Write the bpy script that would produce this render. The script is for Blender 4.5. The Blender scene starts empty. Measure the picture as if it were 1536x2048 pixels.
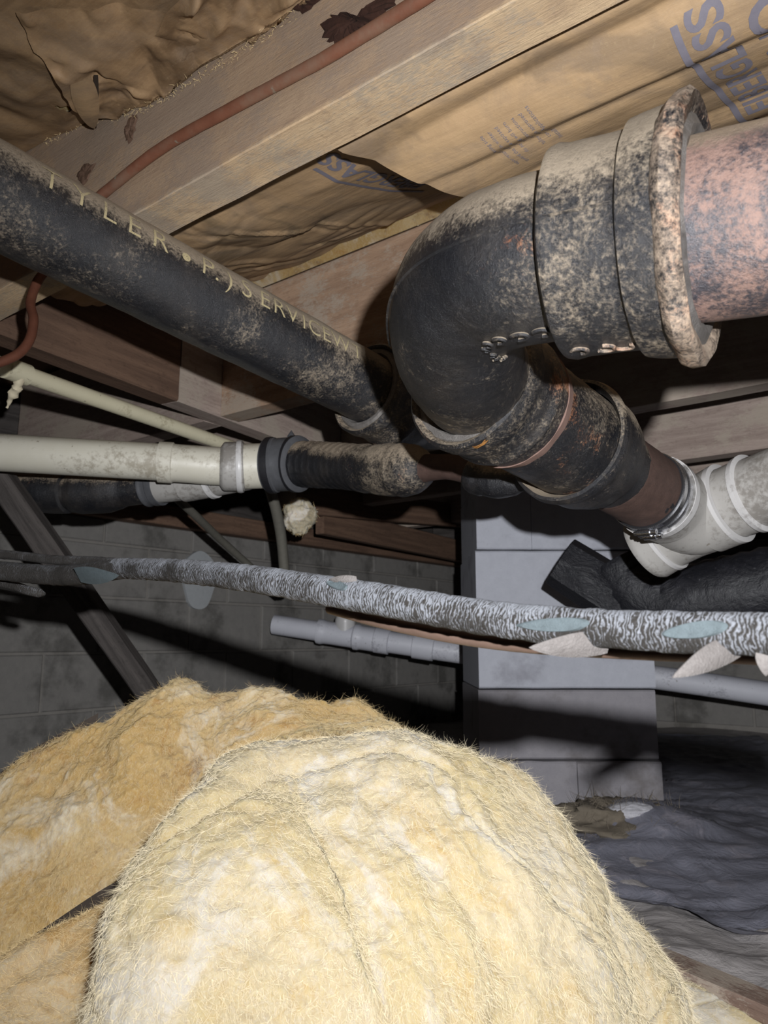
import bpy, bmesh, math, random
import numpy as np
from mathutils import Vector, Matrix

random.seed(7); RNG = np.random.default_rng(7)
sc = bpy.context.scene
COL = sc.collection

# ------------------------------------------------------------------ camera
F = 1536.0                       # focal length in pixels of the 1536 x 2048 frame
PITCH = math.radians(9.5)
CAMZ = 0.46
cam_d = bpy.data.cameras.new('camera'); cam = bpy.data.objects.new('camera', cam_d); COL.objects.link(cam)
cam.location = (0, 0, CAMZ); cam.rotation_euler = (math.pi/2 + PITCH, 0, 0)
cam_d.sensor_fit = 'VERTICAL'; cam_d.sensor_height = 36.0; cam_d.lens = 36.0*F/2048
cam_d.clip_start = 0.02; cam_d.clip_end = 60
cam_d.dof.use_dof = True; cam_d.dof.focus_distance = 0.75; cam_d.dof.aperture_fstop = 16.0
sc.camera = cam

# ------------------------------------------------------------------ world, torch, exposure
w = bpy.data.worlds.new('world'); sc.world = w; w.use_nodes = True
w.node_tree.nodes['Background'].inputs[0].default_value = (0.75, 0.8, 1.0, 1)
w.node_tree.nodes['Background'].inputs[1].default_value = 0.012
ld = bpy.data.lights.new('hand_torch', 'SPOT')
ld.energy = 58; ld.color = (0.965, 0.975, 1.0); ld.spot_size = math.radians(140); ld.spot_blend = 1.0
ld.shadow_soft_size = 0.006
ld.use_nodes = True                              # torch beam whose brightness drops gently with distance
_em = ld.node_tree.nodes['Emission']; _fo = ld.node_tree.nodes.new('ShaderNodeLightFalloff')
_fo.inputs['Strength'].default_value = 1.0; ld.node_tree.links.new(_fo.outputs['Linear'], _em.inputs['Strength'])
lamp = bpy.data.objects.new('hand_torch', ld); COL.objects.link(lamp)
lamp.location = (0.050, -0.02, CAMZ + 0.060)
lamp.rotation_euler = (Vector((0.45, 2.0, -0.02))).to_track_quat('-Z', 'Y').to_euler()
sc.view_settings.view_transform = 'Standard'; sc.view_settings.look = 'None'
sc.view_settings.exposure = 0.2; sc.view_settings.gamma = 1.0; sc.view_settings.use_curve_mapping = False

# ------------------------------------------------------------------ geometry helpers
CP, SP = math.cos(PITCH), math.sin(PITCH)
H = 0.55                                            # joist underside above the lens
D2 = np.array([-0.790, 0.613, 0.0]); N2 = np.array([0.613, 0.790, 0.0])   # along / across the joists
def ray(px, py):
    r = (px-768)/F; u = (1024-py)/F
    return np.array([r, CP - SP*u, CP*u + SP])
O = np.array([0, 0, CAMZ])
def P(px, py, d): return O + ray(px, py)*d
def Pz(px, py, z): r = ray(px, py); return O + r*((z-CAMZ)/r[2])
def Pn(px, py, n): r = ray(px, py); return O + r*(n/r.dot(N2))
def Pu(px, py, u): r = ray(px, py); return O + r*(u/r.dot(D2))
def UN(u, n, z): return D2*u + N2*n + np.array([0, 0, z])
def PL(*pts): return [P(*p) for p in pts]

def _hash(ix, iy, iz, seed):
    h = (ix*374761393 + iy*668265263 + iz*2147483647 + seed*144269504) & 0xffffffff
    h = ((h ^ (h >> 13))*1274126177) & 0xffffffff
    h = ((h ^ (h >> 16))*2246822519) & 0xffffffff
    return ((h ^ (h >> 15)) & 0xffff)/65535.0*2 - 1
def vnoise(p, seed=0):
    p = np.asarray(p, float); i = np.floor(p).astype(np.int64); f = p - i
    f = f*f*f*(f*(f*6-15)+10)
    out = 0
    for dx in (0, 1):
        for dy in (0, 1):
            for dz in (0, 1):
                wgt = (f[..., 0] if dx else 1-f[..., 0])*(f[..., 1] if dy else 1-f[..., 1])*(f[..., 2] if dz else 1-f[..., 2])
                out = out + wgt*_hash(i[..., 0]+dx, i[..., 1]+dy, i[..., 2]+dz, seed)
    return out
def fbm(p, octv=4, seed=0, gain=0.5):
    p = np.asarray(p, float); a = 1.0; o = 0; t = 0
    for k in range(octv):
        o = o + a*vnoise(p*(2.03**k) + 17.3*k, seed+k); t += a; a *= gain
    return o/t
def ridged(p, octv=3, seed=0):
    p = np.asarray(p, float); a = 1.0; o = 0; t = 0
    for k in range(octv):
        o = o + a*(1-2*np.abs(vnoise(p*(2.1**k)+9.1*k, seed+k))); t += a; a *= 0.5
    return o/t

def spline(pts, sub=14):
    pts = [np.asarray(p, float) for p in pts]
    if len(pts) == 2:
        return np.array([pts[0] + (pts[1]-pts[0])*k/sub for k in range(sub+1)])
    ext = [2*pts[0]-pts[1]] + pts + [2*pts[-1]-pts[-2]]
    out = []
    for i in range(1, len(ext)-2):
        p0, p1, p2, p3 = ext[i-1:i+3]
        for k in range(sub):
            t = k/sub
            out.append(0.5*((2*p1)+(-p0+p2)*t+(2*p0-5*p1+4*p2-p3)*t*t+(-p0+3*p1-3*p2+p3)*t**3))
    out.append(pts[-1]); return np.array(out)

class Path:
    def __init__(s, pts, sub=14, up=(0, 0, 1)):
        s.p = spline(pts, sub); seg = np.linalg.norm(np.diff(s.p, axis=0), axis=1)
        s.c = np.concatenate([[0], np.cumsum(seg)]); s.L = s.c[-1]; s.up = np.array(up, float)
    def pos(s, t):
        if t < 0: return s.p[0] + (s.p[0]-s.p[1])/np.linalg.norm(s.p[1]-s.p[0])*(-t)
        if t > s.L: return s.p[-1] + (s.p[-1]-s.p[-2])/np.linalg.norm(s.p[-1]-s.p[-2])*(t-s.L)
        return np.array([np.interp(t, s.c, s.p[:, k]) for k in range(3)])
    def frame(s, t):
        e = 0.004; T = s.pos(t+e)-s.pos(t-e); T /= np.linalg.norm(T)
        A = s.up - s.up.dot(T)*T; A /= np.linalg.norm(A); return T, A, np.cross(T, A)
    def at(s, t, th, r):
        T, A, B = s.frame(t); return s.pos(t) + r*(math.cos(th)*A + math.sin(th)*B)
    def s_at_x(s, px, smax=1e9):
        best = min((k for k in range(len(s.p)) if s.c[k] <= smax), key=lambda k: abs(proj(s.p[k])[0]-px))
        lo, hi = max(best-1, 0), min(best+1, len(s.p)-1)
        cs = np.linspace(s.c[lo], s.c[hi], 40)
        return min(cs, key=lambda c: abs(proj(s.pos(c))[0]-px))
    def theta_cam(s, t):
        T, A, B = s.frame(t); v = O - s.pos(t); return math.atan2(v.dot(B), v.dot(A))
def proj(p):
    q = np.asarray(p)-O; f = q[1]*CP + q[2]*SP; u = -q[1]*SP + q[2]*CP
    return 768+F*q[0]/f, 1024-F*u/f

# ------------------------------------------------------------------ object helpers
def ploc(o):
    l = np.zeros(3)
    while o is not None: l = l + np.array(o.location); o = o.parent
    return l
def tag(o, label=None, cat=None, group=None, kind=None):
    if label: o['label'] = label
    if cat: o['category'] = cat
    if group: o['group'] = group
    if kind: o['kind'] = kind
    return o
def empty(name, loc, label, cat, group=None, kind=None):
    o = bpy.data.objects.new(name, None); COL.objects.link(o); o.location = loc; o.empty_display_size = .05
    return tag(o, label, cat, group, kind)
def build(name, verts, faces, mat, parent=None, origin=None, smooth=True, sharp=40, gc=None, label=None):
    verts = np.asarray(verts, float).reshape(-1, 3)
    if parent is not None: org = ploc(parent)
    elif origin is not None: org = np.asarray(origin, float)
    else:
        org = verts.mean(axis=0); org[2] = verts[:, 2].min()
    me = bpy.data.meshes.new(name)
    me.from_pydata((verts-org).tolist(), [], faces); me.validate()
    if gc is not None and len(gc) == len(me.vertices):
        a = me.attributes.new('gc', 'FLOAT_VECTOR', 'POINT'); a.data.foreach_set('vector', np.asarray(gc, np.float32).ravel())
    if smooth:
        me.polygons.foreach_set('use_smooth', [True]*len(me.polygons))
        if sharp: me.set_sharp_from_angle(angle=math.radians(sharp))
    me.materials.append(mat)
    o = bpy.data.objects.new(name, me); COL.objects.link(o)
    if parent is not None: o.parent = parent
    else: o.location = org
    if label: o['label'] = label
    return o
def join(parts):
    V, Fs, G, k = [], [], [], 0
    for v, f, g in parts:
        V.append(np.asarray(v)); Fs += [[i+k for i in q] for q in f]; G.append(np.asarray(g)); k += len(v)
    return np.concatenate(V), Fs, np.concatenate(G)
def sweep(path, prof, segs=64, ds=0.006, amp=0.0, nsc=40, seed=1, th0=0.0, th1=2*math.pi, cap0=False, cap1=False, lip=None):
    """rings of radius r at arclength s along a path: prof = [(s, r), ...] (s may run back for cups and lips)"""
    pr = []
    for (a, ra), (b, rb) in zip(prof[:-1], prof[1:]):
        m = max(1, int(abs(b-a)/ds))
        for k in range(m): pr.append((a+(b-a)*k/m, ra+(rb-ra)*k/m))
    pr.append(prof[-1])
    full = abs(th1-th0-2*math.pi) < 1e-6; nt = segs if full else segs+1
    th = th0 + (th1-th0)*np.arange(nt)/segs
    V, G = [], []
    for s, r in pr:
        T, A, B = path.frame(s); c = path.pos(s)
        V.append(c + r*(np.cos(th)[:, None]*A + np.sin(th)[:, None]*B))
        G.append(np.stack([np.full(nt, s), th*r, np.full(nt, r)], 1))
    V = np.array(V); G = np.array(G)
    if amp:
        ctr = np.array([path.pos(s) for s, r in pr])[:, None, :]
        dirn = V-ctr; dirn /= np.linalg.norm(dirn, axis=2, keepdims=True)+1e-9
        V = V + dirn*(fbm(V*nsc, 3, seed)*amp)[..., None]
    nr = len(pr); f = []
    for i in range(nr-1):
        for j in range(segs):
            k = (j+1) % nt
            f.append([i*nt+j, (i+1)*nt+j, (i+1)*nt+k, i*nt+k])
    V = V.reshape(-1, 3); G = G.reshape(-1, 3)
    if cap0: f.append(list(range(nt)))
    if cap1: f.append(list(range((nr-1)*nt, nr*nt))[::-1])
    return V, f, G
def tube(path, r, **k):
    return sweep(path, [(0, r), (path.L, r)], **k)
def beam(a, b, wd, ht, up=(0, 0, 1), nl=40, amp=0.0012, rc=0.004, seed=1, nsc=(4, 40, 40)):
    """rough sawn timber: rounded rectangle swept from a to b; a, b = centres of the end sections"""
    a = np.asarray(a, float); b = np.asarray(b, float); T = b-a; L = np.linalg.norm(T); T /= L
    A = np.array(up, float); A -= A.dot(T)*T; A /= np.linalg.norm(A); B = np.cross(T, A)
    cs = []
    def edge(p, q, m): return [(p[0]+(q[0]-p[0])*k/m, p[1]+(q[1]-p[1])*k/m) for k in range(m)]
    x, y = wd/2, ht/2; c = rc
    corners = [((x-c, -y), (-x+c, -y)), ((-x, -y+c), (-x, y-c)), ((-x+c, y), (x-c, y)), ((x, y-c), (x, -y+c))]
    for p, q in corners:
        m = max(3, int(math.hypot(q[0]-p[0], q[1]-p[1])/0.012)); cs += edge(p, q, m) + [q]
    cs = np.array(cs); nc = len(cs)
    V, G = [], []
    for i in range(nl+1):
        l = L*i/nl
        V.append(a + T*l + cs[:, :1]*B + cs[:, 1:]*A)
        G.append(np.stack([np.full(nc, l), cs[:, 0], cs[:, 1]], 1))
    V = np.array(V); G = np.array(G)
    nn = np.stack([fbm(G*np.array(nsc)+s0, 3, seed) for s0 in (3.1, 51.7)], -1)
    V = V + amp*(nn[..., :1]*B + nn[..., 1:]*A)
    f = []
    for i in range(nl):
        for j in range(nc):
            k = (j+1) % nc; f.append([i*nc+j, i*nc+k, (i+1)*nc+k, (i+1)*nc+j])
    f.append(list(range(nc))[::-1]); f.append(list(range(nl*nc, (nl+1)*nc)))
    return V.reshape(-1, 3), f, G.reshape(-1, 3)
def gridmesh(V):
    a, b = V.shape[:2]; f = []
    for i in range(a-1):
        for j in range(b-1): f.append([i*b+j, i*b+j+1, (i+1)*b+j+1, (i+1)*b+j])
    return V.reshape(-1, 3), f
def gnormals(V):
    du = np.gradient(V, axis=0); dv = np.gradient(V, axis=1); n = np.cross(du, dv)
    return n/(np.linalg.norm(n, axis=2, keepdims=True)+1e-12)
def resample(pts, n):
    p = spline(pts, 20); c = np.concatenate([[0], np.cumsum(np.linalg.norm(np.diff(p, axis=0), axis=1))])
    t = np.linspace(0, c[-1], n); return np.stack([np.interp(t, c, p[:, k]) for k in range(3)], 1)
def strands(pts, nrm, lo, hi, wd, rng, lay=0.6, drop=0.0, seg=3, flow=False):
    """thin curved fibres standing off a surface"""
    pts = np.asarray(pts, float); n = np.asarray(nrm, float); m = len(pts)
    d = rng.normal(size=(m, 3))
    if flow: d = d*.6 + np.array([0, 0, -1.0])
    d = d - (d*n).sum(1, keepdims=True)*n*lay + n*(0.12 if flow else 0.35); d /= np.linalg.norm(d, axis=1, keepdims=True)
    q = rng.normal(size=(m, 3))*0.6; Ls = rng.uniform(lo, hi, (m, 1)); x = pts.copy()
    s = np.cross(d, pts-O); s /= np.linalg.norm(s, axis=1, keepdims=True)+1e-9
    V = np.zeros((m, 2*(seg+1), 3))
    for i in range(seg+1):
        ww = wd*(1-i/seg*0.85)/2; V[:, 2*i] = x-s*ww; V[:, 2*i+1] = x+s*ww
        d = d + q/seg + np.array([0, 0, -drop]); d /= np.linalg.norm(d, axis=1, keepdims=True); x = x + d*Ls/seg
    k = np.arange(m)[:, None]*2*(seg+1)
    f = np.concatenate([np.concatenate([k+2*i, k+2*i+1, k+2*i+3, k+2*i+2], 1) for i in range(seg)])
    return V.reshape(-1, 3), f.tolist()

# ------------------------------------------------------------------ materials
def lin(c):
    if isinstance(c, str):
        c = [int(c[i:i+2], 16)/255 for i in (0, 2, 4)]
        c = [x/12.92 if x <= .04045 else ((x+.055)/1.055)**2.4 for x in c]
    return (c[0], c[1], c[2], 1)
class MT:
    def __init__(s, name, rough=0.7, spec=0.4, metal=0.0):
        s.m = bpy.data.materials.new(name); s.m.use_nodes = True; s.t = s.m.node_tree; s.b = s.t.nodes['Principled BSDF']
        s.b.inputs['Roughness'].default_value = rough; s.b.inputs['Specular IOR Level'].default_value = spec
        s.b.inputs['Metallic'].default_value = metal
        s.oc = s.node('ShaderNodeTexCoord').outputs['Object']; s._gc = None
    def node(s, ty, ins=None, **at):
        n = s.t.nodes.new(ty)
        for k, v in at.items(): setattr(n, k, v)
        for k, v in (ins or {}).items(): s.put(n.inputs[k], v)
        return n
    def put(s, sock, v):
        if isinstance(v, bpy.types.NodeSocket): s.t.links.new(v, sock)
        elif v is not None: sock.default_value = v
    @property
    def gc(s):
        if s._gc is None: s._gc = s.node('ShaderNodeAttribute', attribute_name='gc').outputs['Vector']
        return s._gc
    def map(s, vec, scale=(1, 1, 1), loc=(0, 0, 0)):
        return s.node('ShaderNodeMapping', {'Vector': vec, 'Scale': scale, 'Location': loc}).outputs[0]
    def noise(s, scale, detail=5, rough=0.55, vec=None, dist=0.0, col=False):
        n = s.node('ShaderNodeTexNoise', {'Vector': vec if vec is not None else s.oc, 'Scale': scale, 'Detail': detail, 'Roughness': rough, 'Distortion': dist})
        return n.outputs['Color' if col else 'Fac']
    def voro(s, scale, vec=None, feat='F1', rnd=1.0):
        return s.node('ShaderNodeTexVoronoi', {'Vector': vec if vec is not None else s.oc, 'Scale': scale, 'Randomness': rnd}, feature=feat).outputs['Distance']
    def wave(s, scale, dist, vec, detail=3, dsc=1.5, direction='X'):
        return s.node('ShaderNodeTexWave', {'Vector': vec, 'Scale': scale, 'Distortion': dist, 'Detail': detail, 'Detail Scale': dsc}, bands_direction=direction).outputs['Fac']
    def ss(s, v, a, b):
        return s.node('ShaderNodeMapRange', {'Value': v, 'From Min': a, 'From Max': b}, interpolation_type='SMOOTHSTEP').outputs[0]
    def math(s, op, a, b=0.0, clamp=False):
        return s.node('ShaderNodeMath', {0: a, 1: b}, operation=op, use_clamp=clamp).outputs[0]
    def mix(s, f, a, b, blend='MIX'):
        n = s.node('ShaderNodeMix', None, data_type='RGBA', blend_type=blend)
        s.put(n.inputs[0], f)
        s.put(n.inputs[6], a if isinstance(a, bpy.types.NodeSocket) else lin(a)); s.put(n.inputs[7], b if isinstance(b, bpy.types.NodeSocket) else lin(b))
        return n.outputs[2]
    def upz(s):
        g = s.node('ShaderNodeNewGeometry').outputs['Normal']
        return s.node('ShaderNodeSeparateXYZ', {0: g}).outputs[2]
    def bump(s, h, strength=0.4, dist=0.002, prev=None):
        n = s.node('ShaderNodeBump', {'Height': h, 'Strength': strength, 'Distance': dist})
        if prev is not None: s.put(n.inputs['Normal'], prev)
        return n.outputs[0]
    def end(s, col=None, rough=None, nrm=None, metal=None, spec=None):
        if col is not None: s.put(s.b.inputs['Base Color'], col if isinstance(col, bpy.types.NodeSocket) else lin(col))
        if rough is not None: s.put(s.b.inputs['Roughness'], rough)
        if nrm is not None: s.put(s.b.inputs['Normal'], nrm)
        if metal is not None: s.put(s.b.inputs['Metallic'], metal)
        if spec is not None: s.put(s.b.inputs['Specular IOR Level'], spec)
        return s.m

def m_iron(name, dust=0.5, rust=0.15, black='15161a', dustc='8a7d6c', rustc='7a3f24', topdust=0.8, gloss=0.33, film=.32):
    t = MT(name, spec=0.65)
    big = t.noise(8, 4, .6, dist=.4); mid = t.noise(95, 8, .76, dist=.6); fine = t.noise(330, 6, .75); spk = t.noise(950, 3, .75)
    up = t.ss(t.upz(), -0.15, 0.75)
    d = t.math('ADD', t.math('MULTIPLY', mid, 0.6), t.math('MULTIPLY', fine, 0.65))
    d = t.math('ADD', d, t.math('MULTIPLY', t.math('SUBTRACT', big, .5), 0.75))
    d = t.math('ADD', d, t.math('MULTIPLY', up, topdust*0.55))
    df = t.ss(d, 0.80-dust*0.34, 1.10-dust*0.30)
    fm = t.ss(t.math('ADD', t.noise(20, 6, .65, t.map(t.oc, loc=(9, 4, 2))), t.math('MULTIPLY', t.math('SUBTRACT', spk, .5), .6)), .40, .85)
    r = t.math('ADD', t.noise(14, 6, .6, vec=t.map(t.oc, loc=(3, 7, 1))), t.math('MULTIPLY', t.math('SUBTRACT', fine, .5), .45))
    rf = t.ss(r, 0.76-rust*0.42, 0.88-rust*0.42)
    bl = t.mix(t.ss(spk, .45, .75), black, '26272c')
    c = t.mix(t.math('MULTIPLY', fm, film), bl, '5d554d')
    c = t.mix(t.math('MULTIPLY', rf, .85), c, t.mix(fine, rustc, 'a06a44'))
    c = t.mix(t.math('MULTIPLY', df, 0.82), c, t.mix(fine, dustc, 'b8a78f'))
    ro = t.math('ADD', gloss, t.math('MULTIPLY', t.math('MAXIMUM', df, rf), 0.45), True)
    ro = t.math('ADD', ro, t.math('MULTIPLY', t.math('SUBTRACT', fine, .5), .35), True)
    n = t.bump(mid, .5, .003); n = t.bump(fine, .6, .0014, n); n = t.bump(spk, .55, .0007, n)
    return t.end(c, ro, n)
def m_rustpipe():
    t = MT('rusty_pipe_paint', spec=0.8)
    mid = t.noise(20, 7, .68); fine = t.noise(260, 6, .74); sp = t.noise(620, 3, .7)
    up = t.ss(t.upz(), 0.1, 0.95)
    v = t.math('ADD', t.math('MULTIPLY', mid, .9), t.math('MULTIPLY', fine, .75))
    bf = t.ss(v, .68, .92)
    c = t.mix(t.noise(60, 4), '73584d', '8f756a')
    c = t.mix(bf, c, t.mix(sp, '232226', '4c494e'))
    df = t.ss(t.math('ADD', up, t.math('MULTIPLY', t.math('SUBTRACT', fine, .5), .9)), .25, .85)
    c = t.mix(t.math('MULTIPLY', df, .85), c, '9f8d78')
    ro = t.math('SUBTRACT', .66, t.math('MULTIPLY', bf, .36))
    n = t.bump(fine, .6, .0018); n = t.bump(sp, .55, .0009, n)
    return t.end(c, ro, n)
def m_wood(name, c1, c2, c3, scale=1.0, mold=0.0, rough=.8, side=None):
    t = MT(name, rough=rough, spec=.25)
    v = t.map(t.gc, (2.2*scale, 34*scale, 34*scale))
    g1 = t.noise(1.6, 5, .6, v, .6); g2 = t.noise(7, 6, .7, t.map(t.gc, (5*scale, 60*scale, 60*scale)), .2); fuzz = t.noise(320, 4, .7, t.map(t.gc, (.35, 1, 1)))
    c = t.mix(t.ss(g1, .3, .7), c1, c2); c = t.mix(t.math('MULTIPLY', t.ss(g2, .5, .75), .55), c, c3)
    c = t.mix(t.math('MULTIPLY', t.ss(t.noise(90, 5, .7, t.map(t.gc, (.6, 1, 1))), .54, .68), .35), c, c3)
    if mold:
        mm = t.ss(t.math('ADD', t.noise(9, 5, .6, t.gc), t.math('MULTIPLY', t.math('SUBTRACT', fuzz, .5), .5)), .5-mold*.2, .62-mold*.1)
        c = t.mix(t.math('MULTIPLY', mm, .7), c, 'a59a8c')
    if side:                                        # grime on the flanks, cleaner sawn underside
        gz = t.node('ShaderNodeSeparateXYZ', {0: t.gc}).outputs[2]
        sf = t.ss(t.math('ADD', gz, t.math('MULTIPLY', t.math('SUBTRACT', t.noise(30, 5, .7, t.gc), .5), .02)), -.151, -.143)
        c = t.mix(t.math('MULTIPLY', sf, .62), c, t.mix(t.noise(6, 5, .65, t.gc), side[0], side[1]))
    n = t.bump(g2, .5, .002); n = t.bump(fuzz, .5, .0012, n)
    return t.end(c, None, n)
def m_kraft(name, base='a68866', dark='715842', stain=.35, wet='6f604a'):
    t = MT(name, rough=.62, spec=.35)
    big = t.noise(5, 5, .6, dist=.8); mid = t.noise(26, 6, .65); fib = t.noise(240, 5, .7); fl = t.noise(60, 4, .6, t.map(t.gc, (1, .12, 1)))
    c = t.mix(mid, base, 'bc9d78'); c = t.mix(t.math('MULTIPLY', t.ss(fl, .45, .8), .35), c, dark)
    c = t.mix(t.math('MULTIPLY', t.ss(big, .62-stain*.25, .70-stain*.2), .7), c, wet)
    c = t.mix(t.math('MULTIPLY', t.ss(t.noise(11, 6, .7, t.map(t.oc, loc=(2, 5, 1)), .8), .42, .68), .5), c, '8a7866')
    c = t.mix(t.math('MULTIPLY', t.ss(fib, .55, .8), .25), c, 'd0b88c')
    n = t.bump(fl, .35, .004); n = t.bump(mid, .3, .004, n); n = t.bump(fib, .25, .0006, n)
    return t.end(c, t.math('ADD', .45, t.math('MULTIPLY', mid, .3)), n)
def m_fibre(name, a, b, c3, dirt='8d7458', pale='f3ece0', deep=0.5, dth=.64):
    t = MT(name, rough=.95, spec=.08)
    v = t.map(t.gc, (1, .45, 1))
    big = t.noise(6, 3, .5, v, .8); mid = t.noise(20, 5, .6, v, 1.5); fib = t.noise(120, 7, .72, t.map(t.gc, (1, .3, 1)), 3.0); fz = t.noise(420, 5, .75, t.map(t.gc, (1, .5, 1)), 2.0)
    c = t.mix(t.ss(big, .35, .65), a, b)
    c = t.mix(t.math('MULTIPLY', t.ss(mid, .5, .75), .7), c, c3)
    c = t.mix(t.math('MULTIPLY', t.ss(t.noise(10, 5, .6, t.map(v, loc=(4, 2, 9)), 1.5), .5, .68), .8), c, pale)
    c = t.mix(t.math('MULTIPLY', t.ss(t.noise(13, 6, .7, t.map(v, loc=(1, 8, 3)), .8), dth, dth+.18), deep), c, dirt)
    c = t.mix(t.math('MULTIPLY', t.ss(fib, .48, .72), .5), c, pale); c = t.mix(t.math('MULTIPLY', t.ss(fib, .46, .30), .35), c, c3)
    n = t.bump(fib, .6, .004); n = t.bump(fz, .8, .0016, n)
    t.b.inputs['Subsurface Weight'].default_value = 0.7; t.b.inputs['Subsurface Radius'].default_value = (1.0, .85, .6); t.b.inputs['Subsurface Scale'].default_value = .010
    return t.end(c, None, n)
def m_pvc(name, base='b3ae9d', dirt='7c7260', amt=.45, rough=.38, white='c9c6bb'):
    t = MT(name, rough=rough, spec=.45)
    big = t.noise(12, 5, .6); fine = t.noise(120, 6, .7); sp = t.noise(75, 3, .6)
    c = t.mix(big, base, white); c = t.mix(t.math('MULTIPLY', t.ss(t.math('ADD', big, t.math('MULTIPLY', t.math('SUBTRACT', fine, .5), .7)), .62-amt*.25, .8-amt*.2), .65), c, dirt)
    c = t.mix(t.math('MULTIPLY', t.ss(sp, .68, .74), .6), c, '5d5242')
    up = t.ss(t.upz(), .35, .98)
    c = t.mix(t.math('MULTIPLY', up, .45), c, dirt)
    return t.end(c, t.math('ADD', rough-.1, t.math('MULTIPLY', fine, .35)), t.bump(fine, .15, .0006))
def m_block(name, a, b, stain, amt=.4):
    t = MT(name, rough=.9, spec=.2)
    big = t.noise(5, 6, .62); mid = t.noise(30, 6, .7); fine = t.noise(300, 4, .7)
    c = t.mix(mid, a, b); c = t.mix(t.math('MULTIPLY', t.ss(big, .6-amt*.2, .72-amt*.1), .7), c, stain)
    c = t.mix(t.math('MULTIPLY', t.ss(fine, .58, .72), .35), c, stain)
    n = t.bump(fine, .5, .0015); n = t.bump(mid, .4, .003, n)
    return t.end(c, None, n)
def m_plain(name, a, b, rough=.6, metal=0.0, sc_=60, bs=.2, spec=.4):
    t = MT(name, rough=rough, metal=metal, spec=spec); n1 = t.noise(sc_, 6, .65); n2 = t.noise(sc_*5, 4, .7)
    return t.end(t.mix(n1, a, b), t.math('ADD', rough-.1, t.math('MULTIPLY', n2, .25), True), t.bump(n2, bs, .001))
def m_copper():
    t = MT('dusty_copper', rough=.5, metal=.25, spec=.4)
    a = t.noise(40, 5, .6); b = t.noise(28, 4, .6, t.map(t.oc, loc=(5, 5, 5)))
    c = t.mix(a, '6f4434', '976650'); c = t.mix(t.math('MULTIPLY', t.ss(b, .66, .72), .8), c, '9db3a6')
    c = t.mix(t.math('MULTIPLY', t.ss(t.noise(15, 5, .7), .42, .7), .55), c, '8d7a68')
    return t.end(c, None, t.bump(a, .2, .001))
def m_paint():
    t = MT('cream_stencil_paint', rough=.75, spec=.3)
    fine = t.noise(420, 5, .75); mid = t.noise(120, 5, .7)
    f = t.ss(t.math('ADD', t.math('MULTIPLY', t.upz(), .75), t.math('MULTIPLY', t.math('SUBTRACT', mid, .5), .9)), .20, .60)
    c = t.mix(fine, '9d8f6c', 'c7ba94'); c = t.mix(t.ss(fine, .56, .66), c, '4a443c'); c = t.mix(t.math('MULTIPLY', f, .92), c, '8a7d6c')
    return t.end(c, None, t.bump(fine, .6, .0012))
def m_wrap(name, white=1.0):
    t = MT(name, rough=.75, spec=.3)
    wv = t.map(t.gc, (1, .55, 1))
    w1 = t.wave(140, 12, wv, 6, 2.0); w2 = t.noise(900, 7, .8, t.map(t.gc, (1, .5, 1)), .8); big = t.noise(36, 5, .65, t.gc)
    v = t.math('ADD', t.math('MULTIPLY', w1, .30), t.math('MULTIPLY', w2, .95)); v = t.math('ADD', v, t.math('MULTIPLY', t.math('SUBTRACT', big, .5), .9))
    v = t.math('ADD', v, t.math('MULTIPLY', t.ss(t.upz(), 0, 1), .22))
    f = t.ss(v, .72-.14*white, 1.0-.14*white)
    c = t.mix(big, '2b2927', '4a4642'); c = t.mix(t.math('MULTIPLY', f, min(1, .35+.6*white)), c, t.mix(w2, '7f8288', 'a9adb5'))
    return t.end(c, None, t.bump(v, .8, .002))
def m_sheet(name, a, b, c3, rough=.42):
    t = MT(name, rough=rough, spec=.45)
    big = t.noise(3, 6, .6, dist=.6); mid = t.noise(16, 6, .65, dist=.8); fine = t.noise(130, 6, .7)
    c = t.mix(big, a, b); c = t.mix(t.math('MULTIPLY', t.ss(mid, .5, .72), .6), c, c3); c = t.mix(t.math('MULTIPLY', t.ss(fine, .62, .75), .35), c, '8d8a90')
    n = t.bump(mid, .6, .012); n = t.bump(fine, .35, .002, n)
    return t.end(c, t.math('ADD', rough-.12, t.math('MULTIPLY', fine, .45)), n)

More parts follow.
